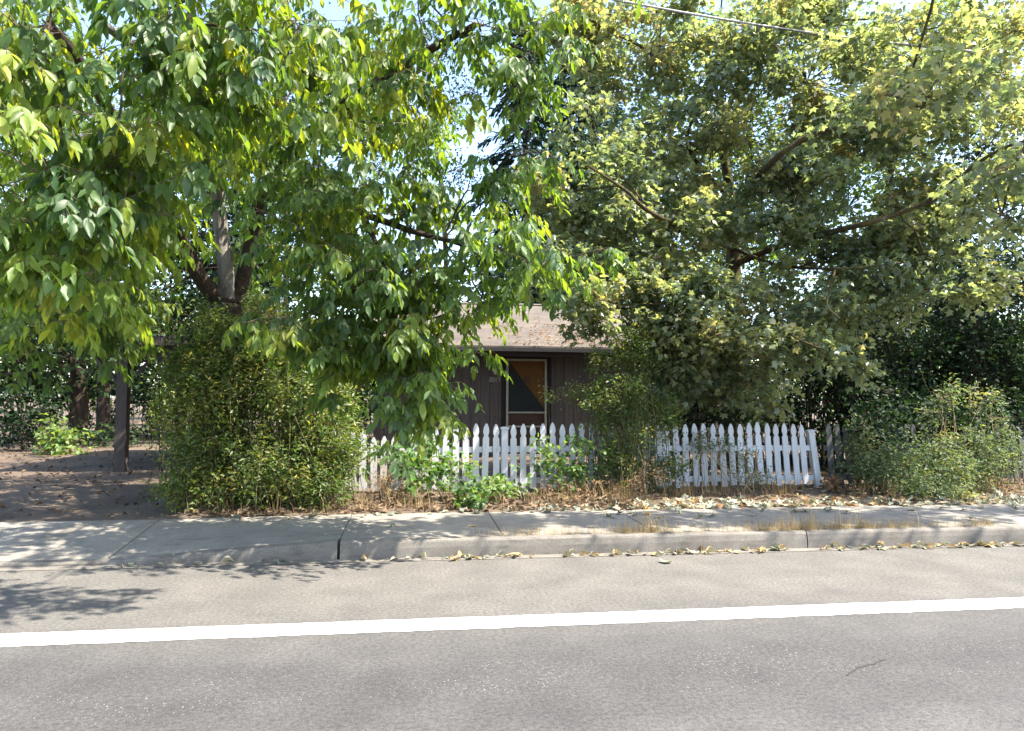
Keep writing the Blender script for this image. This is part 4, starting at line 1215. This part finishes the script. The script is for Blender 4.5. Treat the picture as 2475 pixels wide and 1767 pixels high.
# ---- trees and bushes in the yard beyond
def back_tree(name, label, px, Y, blobs, mat, size, per_tip, r0, bark, kind='wide', group="trees beyond the house", sigma=.5, spread=.3, fork_h=.35, base=.45, trunk_px=None, up=.6):
    b0 = at(trunk_px or px, 1000, Y); b0.z = gz(b0.x, b0.y)
    root = empty(name, b0); tag(root, label, "tree", group)
    sets = clumps(blobs, 8, sigma, .7)
    top = max(s[0][2] for s in sets)
    cx = sum(s[0][0] for s in sets) / len(sets); cy = sum(s[0][1] for s in sets) / len(sets)
    ctrl = [b0 - Vector((0, 0, .2)), b0 + Vector((0, 0, 1.2)), b0.lerp(Vector((cx, cy, b0.z)), .4) + Vector((0, 0, (top - b0.z) * .55)), Vector((cx, cy, b0.z + (top - b0.z) * .85))]
    pts = smooth_path(ctrl, 6)
    trunk_part(root, "trunk", pts, taper(len(pts), r0, r0 * .25), bark, 10, .08)
    segs = wood_for(root, sets, [tuple(p) for p in pts[5::2]], bark, bark, r0 * .12, .02, .008, .05)
    leafy(root, sets, kind, mat, size, per_tip, spread, up, .3, 0, base, .22, .2)
    twig_mesh("twigs", root, segs, bark)
    return root

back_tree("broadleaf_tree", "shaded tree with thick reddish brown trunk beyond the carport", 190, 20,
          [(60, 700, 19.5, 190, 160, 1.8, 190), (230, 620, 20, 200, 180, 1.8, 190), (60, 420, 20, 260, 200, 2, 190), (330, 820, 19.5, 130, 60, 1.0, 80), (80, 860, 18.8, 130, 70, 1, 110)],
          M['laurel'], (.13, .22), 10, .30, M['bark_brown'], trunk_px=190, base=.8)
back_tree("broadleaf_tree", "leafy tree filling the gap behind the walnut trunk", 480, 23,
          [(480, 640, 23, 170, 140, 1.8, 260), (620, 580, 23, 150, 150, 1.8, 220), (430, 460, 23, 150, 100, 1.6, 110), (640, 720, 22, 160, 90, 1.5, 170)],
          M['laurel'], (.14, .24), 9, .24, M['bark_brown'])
back_tree("broadleaf_tree", "green tree rising just behind the left end of the house roof", 860, 27,
          [(860, 640, 27, 180, 90, 1.8, 130), (800, 520, 27, 140, 90, 1.6, 80), (1040, 690, 27, 120, 60, 1.5, 70)],
          M['wood_leaf'], (.15, .25), 9, .24, M['bark_brown'])
back_tree("broadleaf_tree", "sparse dark leaved tree showing sky through its crown left of the fir", 1090, 33,
          [(1090, 250, 33, 90, 110, 1.6, 75), (1000, 330, 33, 90, 60, 1.5, 50), (1120, 400, 33, 80, 70, 1.4, 55), (1080, 110, 33, 80, 60, 1.2, 40), (900, 420, 33, 100, 80, 1.4, 50)],
          M['laurel'], (.12, .20), 8, .20, M['bark_brown'], sigma=.45, spread=.32, base=.6)
back_tree("broadleaf_tree", "twiggy dark treetop against the sky above the walnut fork", 690, 30,
          [(700, 60, 30, 80, 50, 1.2, 16), (650, 150, 30, 80, 60, 1.2, 16), (720, 200, 30, 90, 80, 1.2, 30)],
          M['laurel'], (.12, .19), 7, .18, M['bark_brown'], sigma=.5, spread=.35, base=.5)
back_tree("broadleaf_tree", "bright green tree behind the middle of the house roof", 1420, 30,
          [(1420, 520, 30, 170, 120, 2, 150), (1540, 640, 29, 190, 90, 2, 150), (1330, 640, 30, 120, 70, 1.8, 80)],
          M['wood_leaf'], (.16, .27), 9, .28, M['bark_brown'])
back_tree("broadleaf_tree", "tall tree mostly hidden behind the maple crown", 1850, 27,
          [(1850, 600, 27, 260, 160, 2.4, 380), (1800, 330, 27, 220, 150, 2.2, 220), (2050, 500, 26, 220, 170, 2, 280), (1650, 620, 27, 160, 120, 2, 150)],
          M['wood_leaf'], (.16, .27), 9, .30, M['bark_brown'])
back_tree("broadleaf_tree", "tall dark tree behind the evergreen hedge at the right edge", 2330, 20,
          [(2330, 640, 20, 220, 170, 1.8, 220), (2420, 400, 20, 200, 180, 1.8, 150), (2200, 760, 19, 180, 110, 1.4, 150), (2050, 800, 18.5, 160, 110, 1.2, 130)],
          M['laurel'], (.14, .24), 10, .28, M['bark_brown'])

back_tree("broadleaf_tree", "tall tree filling the top right behind the maple", 2150, 25,
          [(2150, 120, 25, 260, 140, 2.2, 170), (1950, 60, 25, 220, 130, 2.2, 130), (2380, 100, 24, 200, 140, 2, 130), (2150, 380, 25, 260, 140, 2, 170)],
          M['wood_leaf'], (.15, .25), 10, .32, M['bark_brown'])
back_tree("broadleaf_tree", "tall tree behind the upper left of the maple beside the fir", 1620, 29,
          [(1620, 150, 29, 200, 150, 2.2, 150), (1500, 320, 29, 160, 120, 2, 110), (1680, 400, 28, 200, 130, 2, 140)],
          M['wood_leaf'], (.16, .27), 10, .30, M['bark_brown'])
back_tree("broadleaf_tree", "tall tree behind the upper left of the walnut", 250, 26,
          [(250, 120, 26, 260, 150, 2.2, 130), (60, 260, 26, 220, 160, 2.2, 120), (420, 300, 26, 150, 130, 2, 70)],
          M['wood_leaf'], (.15, .25), 10, .30, M['bark_brown'])

def yard_bush(label, px, py, Y, rx, ry, n, mat, size=(.07, .13), base=.5):
    shrub("yard_bush", label, "bush", [(px, py, Y, rx, ry, .5, n)], 'wide', mat, size, 9, (px, Y), M['bark_brown'], group="bushes beyond the carport",
          per=6, sigma=.2, spread=.12, nst=3, stem_r=.012, base=base)
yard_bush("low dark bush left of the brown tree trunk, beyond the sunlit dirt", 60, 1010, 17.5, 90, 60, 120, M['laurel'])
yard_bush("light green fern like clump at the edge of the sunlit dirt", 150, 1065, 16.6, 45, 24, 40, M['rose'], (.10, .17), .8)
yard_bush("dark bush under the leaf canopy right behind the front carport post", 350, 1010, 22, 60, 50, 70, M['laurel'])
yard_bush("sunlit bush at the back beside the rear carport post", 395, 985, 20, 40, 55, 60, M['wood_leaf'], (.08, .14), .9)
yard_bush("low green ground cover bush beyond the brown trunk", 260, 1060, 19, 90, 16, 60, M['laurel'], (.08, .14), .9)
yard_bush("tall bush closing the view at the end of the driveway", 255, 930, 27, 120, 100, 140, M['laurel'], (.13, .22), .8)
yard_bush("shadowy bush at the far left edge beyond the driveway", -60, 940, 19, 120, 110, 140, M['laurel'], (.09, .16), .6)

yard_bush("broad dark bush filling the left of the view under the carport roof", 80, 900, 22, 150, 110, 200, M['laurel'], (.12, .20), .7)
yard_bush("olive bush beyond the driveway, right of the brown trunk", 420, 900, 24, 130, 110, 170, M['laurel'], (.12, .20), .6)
yard_bush("far thicket behind the bushes at the driveway end", 250, 860, 33, 220, 130, 240, M['wood_leaf'], (.18, .30), .7)
yard_bush("thicket beyond the house gable at left", 700, 870, 26, 200, 130, 220, M['laurel'], (.14, .24), .5)

# ---- wood closing the horizon
wood = empty("far_wood", (8, 44, .28)); tag(wood, "far mass of trees closing the view behind house and yard", kind="stuff")
wsets_far = clumps([('w', -44 + 6.5 * i, 44 + random.uniform(-3, 3), 3.6 + random.uniform(-.6, 1.2), 4.6, 2.0, 4.0, 150) for i in range(18)], 8, .8, .8)
leafy(wood, wsets_far, 'wide', M['wood_leaf'], (.35, .6), 8, .5, .5, .3, 0, .4, .25, .2, "foliage")
near_wood = clumps([('w', 12.5 + 2.6 * i, 19 + random.uniform(-1, 1), 2.2, 1.7, .8, 2.0, 130) for i in range(5)], 8, .4, .8)
hedge2 = empty("tall_hedge", (17, 19, .28)); tag(hedge2, "tall dark hedge far behind the evergreen one at the right edge", "hedge")
leafy(hedge2, near_wood, 'wide', M['laurel'], (.14, .24), 10, .25, .5, .3, 0, .5, .25, .2, "foliage")
twig_mesh("twigs", hedge2, [((s_[0][0] + RNG.normal(0, .5), s_[0][1], .2), tuple(q), .03, .01, 0.) for s_ in near_wood for q in s_[2]], M['bark_brown'])

# ---- fir behind the house
def fir(label, px, Y, top_row, r0):
    b0 = at(px, 1000, Y); b0.z = gz(b0.x, b0.y)
    ztop = at(px, top_row, Y).z
    root = empty("fir_tree", b0); tag(root, label, "tree", "firs behind the house")
    H = ztop - b0.z
    trunk_part(root, "trunk", [b0 + Vector((0, 0, H * i / 11 - .2)) for i in range(12)], taper(12, r0, .03), M['pine_bark'], 10, .06)
    segs, P, D, NR, S, T = [], [], [], [], [], []
    z = 1.5
    while z < H - .2:
        Lb = (1 - z / H) * H * .24 + .25
        nb = 6
        for k in range(nb):
            if random.random() < .12: continue
            a = k * 2 * math.pi / nb + random.uniform(-.4, .4)
            L = Lb * random.uniform(.7, 1.15)
            p0 = np.array([b0.x, b0.y, b0.z + z])
            dirh = np.array([math.cos(a), math.sin(a), 0])
            p1 = p0 + dirh * L + np.array([0, 0, -L * random.uniform(.15, .4)])
            segs.append((p0, p1, .03, .008, L * .05))
            m = int(10 + L * 16)
            t = RNG.uniform(.15, 1.0, m)
            q = p0 + (p1 - p0) * t[:, None]; q[:, 2] += L * .05 * 4 * t * (1 - t)
            side = np.array([-dirh[1], dirh[0], 0]) * RNG.choice([-1, 1], m)[:, None]
            q = q + side * (RNG.random(m) * (1.05 - t) * L * .25)[:, None]
            P.append(q); D.append(unit(dirh * .7 + side * .8 + np.array([0, 0, -.45]) + RNG.normal(0, .2, (m, 3))))
            NR.append(unit(np.array([0, 0, 1.]) + RNG.normal(0, .4, (m, 3)))); S.append(RNG.uniform(.35, .65, m))
            T.append(np.stack([np.clip(RNG.normal(.4, .25, m), .01, .99), RNG.random(m), np.zeros(m)], 1))
        z += random.uniform(.28, .42)
    foliage("crown", root, 'frond', cat(P), cat(D), cat(NR), cat(S), cat(T), M['needle'])
    twig_mesh("twigs", root, segs, M['pine_bark'])
fir("dark blue green fir showing between the walnut and the maple", 1265, 26, 20, .26)
fir("dark fir half hidden behind the upper left of the maple", 1400, 30, -60, .28)

# ------------------------------------------------------------------ litter, dry grass and fallen leaves
def ground_top(x, y):
    if y < KY - .0: return .006
    if y < PY0: return kerb_h(x) + .004
    if y < PY1:
        t = (y - PY0) / (PY1 - PY0)
        if x >= XS: a, b = KH, .185
        elif x <= XF: a, b = .036, .16
        else:
            k = (x - XF) / (XS - XF); a, b = kerb_h(x), .16 + .025 * k
        return a + (b - a) * t + .004
    return gz(x, y) + .012

def lay(n, xf, yf):
    pts = []
    while len(pts) < n:
        x, y = xf(), yf()
        pts.append((x, y, ground_top(x, y)))
    return np.array(pts)

def flat_leaves(name, pts, kind, mat, size, base, cs, label, tilt=.35):
    n = len(pts)
    a = RNG.random(n) * 2 * math.pi
    D = np.stack([np.cos(a), np.sin(a), RNG.normal(.05, tilt * .5, n)], 1)
    NR = unit(np.array([0, 0, 1.]) + RNG.normal(0, tilt, (n, 3)))
    T = np.stack([np.clip(RNG.normal(base, cs, n), .01, .99), RNG.random(n), np.zeros(n)], 1)
    P = pts.copy(); P[:, 2] += RNG.random(n) * .015
    o = foliage(name, None, kind, P, unit(D), NR, RNG.uniform(*size, n), T, mat)
    tag(o, label, kind="stuff")
    return o

G = lambda m, s: random.gauss(m, s)
U = random.uniform
verge = np.concatenate([lay(900, lambda: U(-1.6, 11.5), lambda: U(8.5, 10.2)), lay(700, lambda: U(-2.6, 2.8), lambda: U(8.46, 9.6))])
flat_leaves("leaf_litter", verge, 'curled', M['brown_litter'], (.05, .11), .5, .25, "brown dry leaf litter covering the verge along the fence")
pale_pts = lay(640, lambda: U(1.6, 10.4), lambda: 8.42 + abs(G(0, .5)))
flat_leaves("pale_leaf_litter", pale_pts, 'fallen', M['pale'], (.06, .13), .5, .3, "drift of pale fallen maple leaves on the verge")
drive = lay(900, lambda: U(-9, -1.8), lambda: U(8.5, 17))
flat_leaves("driveway_litter", drive, 'curled', M['brown_litter'], (.04, .09), .45, .25, "thin scatter of brown leaves on the dirt driveway")
yard = lay(700, lambda: U(-2, 12), lambda: U(10.4, 15))
flat_leaves("yard_litter", yard, 'curled', M['brown_litter'], (.06, .12), .6, .25, "dry leaves in the yard behind the fence")
# debris on the roof
rp = []
for _ in range(700):
    x = G(at(1370, 800, 16).x, .9); t = min(abs(G(0, .28)), .95)
    rp.append((x, EAVE_Y + (RIDGE_Y - EAVE_Y) * t, EAVE_Z + (RIDGE_Z - EAVE_Z) * t + .004))
rp = np.array(rp); rp = rp[(rp[:, 0] > RX0) & (rp[:, 0] < RX1)]
flat_leaves("roof_litter", rp, 'curled', M['dead'], (.03, .07), .9, .2, "rust brown needles and leaves gathered on the roof above the door", .2)

def grass(name, label, spots, mat, hmin, hmax, lean=.35):
    P, D, NR, S, T = [], [], [], [], []
    for (x, y, r, n) in spots:
        q = np.stack([x + RNG.normal(0, r, n), y + RNG.normal(0, min(r, .035), n), np.zeros(n)], 1)
        for i in range(n): q[i, 2] = ground_top(q[i, 0], q[i, 1]) - .006
        a = RNG.random(n) * 2 * math.pi; l = np.abs(RNG.normal(0, lean, n))
        P.append(q); D.append(unit(np.stack([np.cos(a) * l, np.sin(a) * l, np.ones(n)], 1)))
        NR.append(unit(np.stack([np.cos(a), np.sin(a), np.full(n, .2)], 1))); S.append(RNG.uniform(hmin, hmax, n))
        T.append(np.stack([RNG.random(n), RNG.random(n), np.zeros(n)], 1))
    o = foliage(name, None, 'blade', cat(P), cat(D), cat(NR), cat(S), cat(T), mat)
    tag(o, label, kind="stuff")
def gx(px, row): 
    d = CAM_R @ Vector(((px - PW / 2) / FPX, -(row - PH / 2) / FPX, -1)); t = (CAMZ - .17) / -d.z
    return d.x * t
sp = []
for (pa, pb, k) in ((1180, 1300, 10), (1330, 1480, 14), (1480, 1650, 26), (1790, 2250, 80), (2250, 2475, 16), (1650, 1800, 8)):
    for _ in range(k):
        sp.append((gx(U(pa, pb), 1282), KY + .146 + G(0, .012), U(.02, .12), random.choice((10, 16, 24, 40, 70))))
grass("dry_grass", "straw coloured dry grass growing in the joint behind the kerb", sp, M['straw'], .03, .12, 1.8)
sp2 = [(gx(U(1540, 1600), 1282), KY + .15, .03, 10) for _ in range(3)] + [(gx(U(1500, 1640), 1282), KY + .15, .05, 9) for _ in range(5)] + [(gx(U(1800, 2240), 1275), KY + .16, .06, 8) for _ in range(16)]
grass("tall_dry_grass", "taller wisps of dry grass standing at the kerb joint", sp2, M['straw'], .10, .26, .3)
sp3 = [(U(-.6, 2.8), U(8.6, 9.6), .1, 14) for _ in range(30)] + [(U(-1.8, 11), G(9.6, .35), .10, 22) for _ in range(60)] + [(U(2.6, 4.2), G(9.6, .2), .12, 40) for _ in range(14)] + [(U(-2.2, .2), G(8.75, .1), .1, 16) for _ in range(16)]
grass("verge_grass", "dead brown grass and stalks along the foot of the fence", sp3, M['brown_grass'], .06, .28, .5)
sp4 = [(U(-8, -2.0), U(8.6, 17), .15, 10) for _ in range(90)]
grass("driveway_grass", "sparse dry grass on the dirt driveway", sp4, M['straw'], .02, .07, .8)

# single fallen leaves that can be picked out
def fallen(pts, mat, size, base, label, group, cat_="leaf", kind='curled', name="fallen_leaf"):
    for (x, y) in pts:
        z = ground_top(x, y)
        k = random.randrange(len(templates(kind))); q = min(3, max(0, int(random.gauss(base, .25) * 4)))
        o = bpy.data.objects.new(name, one_leaf_mesh(name, kind, k, q, mat))
        COL.objects.link(o)
        s = U(*size)
        lowest = float(templates(kind)[k][0][:, 2].min())
        o.location = (x, y, z - lowest * s * .7 + .002); o.rotation_euler = (G(0, .18), G(0, .18), U(0, 6.28)); o.scale = (s, s, s)
        tag(o, label, cat_, group)
def gut(px): 
    d = CAM_R @ Vector(((px - PW / 2) / FPX, -(1340 - PH / 2) / FPX, -1)); t = (KY - .06) / d.y
    return d.x * t
def gut_pts(pa, pb, n, sd=.035): return [(gut(U(pa, pb)), KY - .055 - abs(G(0, sd))) for _ in range(n)]
GL = "pale leaf in the gutter, in the "
for (pa, pb, n, txt) in ((1065, 1290, 34, "cluster nearest the wide kerb joint"), (1370, 1410, 6, "small pile left of the shaded kerb"), (1420, 1540, 16, "pale drift under the shaded kerb"), (1560, 1780, 34, "long row under the shaded kerb"),
                         (1795, 1895, 22, "heap just left of the narrow kerb joint"), (1985, 2060, 10, "sparse patch right of the narrow kerb joint"), (2070, 2200, 26, "start of the long drift past the narrow joint"), (2200, 2340, 27, "middle of the long drift past the narrow joint"), (2340, 2475, 27, "end of the long drift at the right edge")):
    fallen(gut_pts(pa, pb, n), M['pale'], (.05, .105), .62, GL + txt, "fallen leaves, " + txt)
fallen([(gut(x), KY - .07 + G(0, .03)) for x in (880, 960, 985, 1030)], M['pale'], (.06, .09), .7, "single dry leaf spaced apart in the gutter right of the wide kerb joint", "lone gutter leaves right of the joint")
fallen([(gut(x), KY - .09 + G(0, .03)) for x in (300, 320, 380, 470, 535, 640, 660, 690)], M['pale'], (.07, .12), .4, "leaf lying at the foot of the sloping dropped kerb", "leaves at the dropped kerb")
d_ = CAM_R @ Vector(((1622 - PW / 2) / FPX, -(1364 - PH / 2) / FPX, -1)); t_ = CAMZ / -d_.z
fallen([(d_.x * t_, d_.y * t_)], M['pale'], (.12, .125), .7, "lone leaf on the open asphalt out from the gutter", None)
for (px, row, lb) in ((945, 1278, "pale leaf on the sunlit pavement beside the wide kerb joint"), (1150, 1273, "pale leaf at the pavement edge near the first dry grass"), (580, 1257, "green leaf on the shaded pavement below the large shrub"),
                      (2345, 1258, "curled leaf on the pavement at far right"), (1720, 1250, "pale leaf alone on the shaded pavement")):
    d_ = CAM_R @ Vector(((px - PW / 2) / FPX, -(row - PH / 2) / FPX, -1)); t_ = (CAMZ - .17) / -d_.z
    fallen([(d_.x * t_, d_.y * t_)], M['pale'], (.10, .13), .55, lb, None)
fallen([(U(2.0, 10), U(8.0, 8.46) - abs(G(0, .12))) for _ in range(46)], M['pale'], (.07, .12), .4, "pale leaf strayed from the verge onto the pavement right of the bramble", "leaves strayed onto the pavement", kind='fallen')
fallen([(U(-1.5, 1.8), U(8.28, 8.5)) for _ in range(22)], M['pale'], (.07, .12), .35, "grey green leaf along the pavement edge below bramble and shrub", "leaves at the pavement edge", kind='fallen')

# withered twig of orange leaves against the leaning post
dead_c = (2015, 1150, 9.95, 22, 38, .07, 16)
shrub("withered_plant", "withered plant with rust orange leaves beside the leaning fence post", "dead plant", [dead_c], 'broad', M['dead'], (.05, .09), 6, (2015, 9.95), M['stem'],
      per=6, sigma=.05, spread=.05, nst=3, stem_r=.006, singles=20, base=.6)
shrub("withered_plant", "pinkish brown withered bush at the foot of the left pickets", "dead plant", [(945, 1160, 9.6, 55, 45, .2, 60)], 'small', M['dead'], (.02, .045), 9, (945, 9.6), M['stem'],
      per=6, sigma=.08, spread=.05, nst=8, stem_r=.005, base=.85)
shrub("withered_plant", "brown withered stalks at the foot of the tall loose shrub", "dead plant", [(1400, 1190, 9.3, 110, 30, .25, 60), (1540, 1160, 9.4, 70, 45, .25, 50)], 'small', M['dead'], (.025, .05), 8, (1450, 9.3), M['stem'],
      per=6, sigma=.08, spread=.05, nst=8, stem_r=.005, base=.8)
shrub("withered_plant", "brown withered weeds under the grey fence at the right edge", "dead plant", [(2400, 1165, 9.5, 80, 30, .25, 60)], 'small', M['dead'], (.025, .05), 8, (2400, 9.5), M['stem'],
      per=6, sigma=.08, spread=.05, nst=6, stem_r=.005, base=.6)
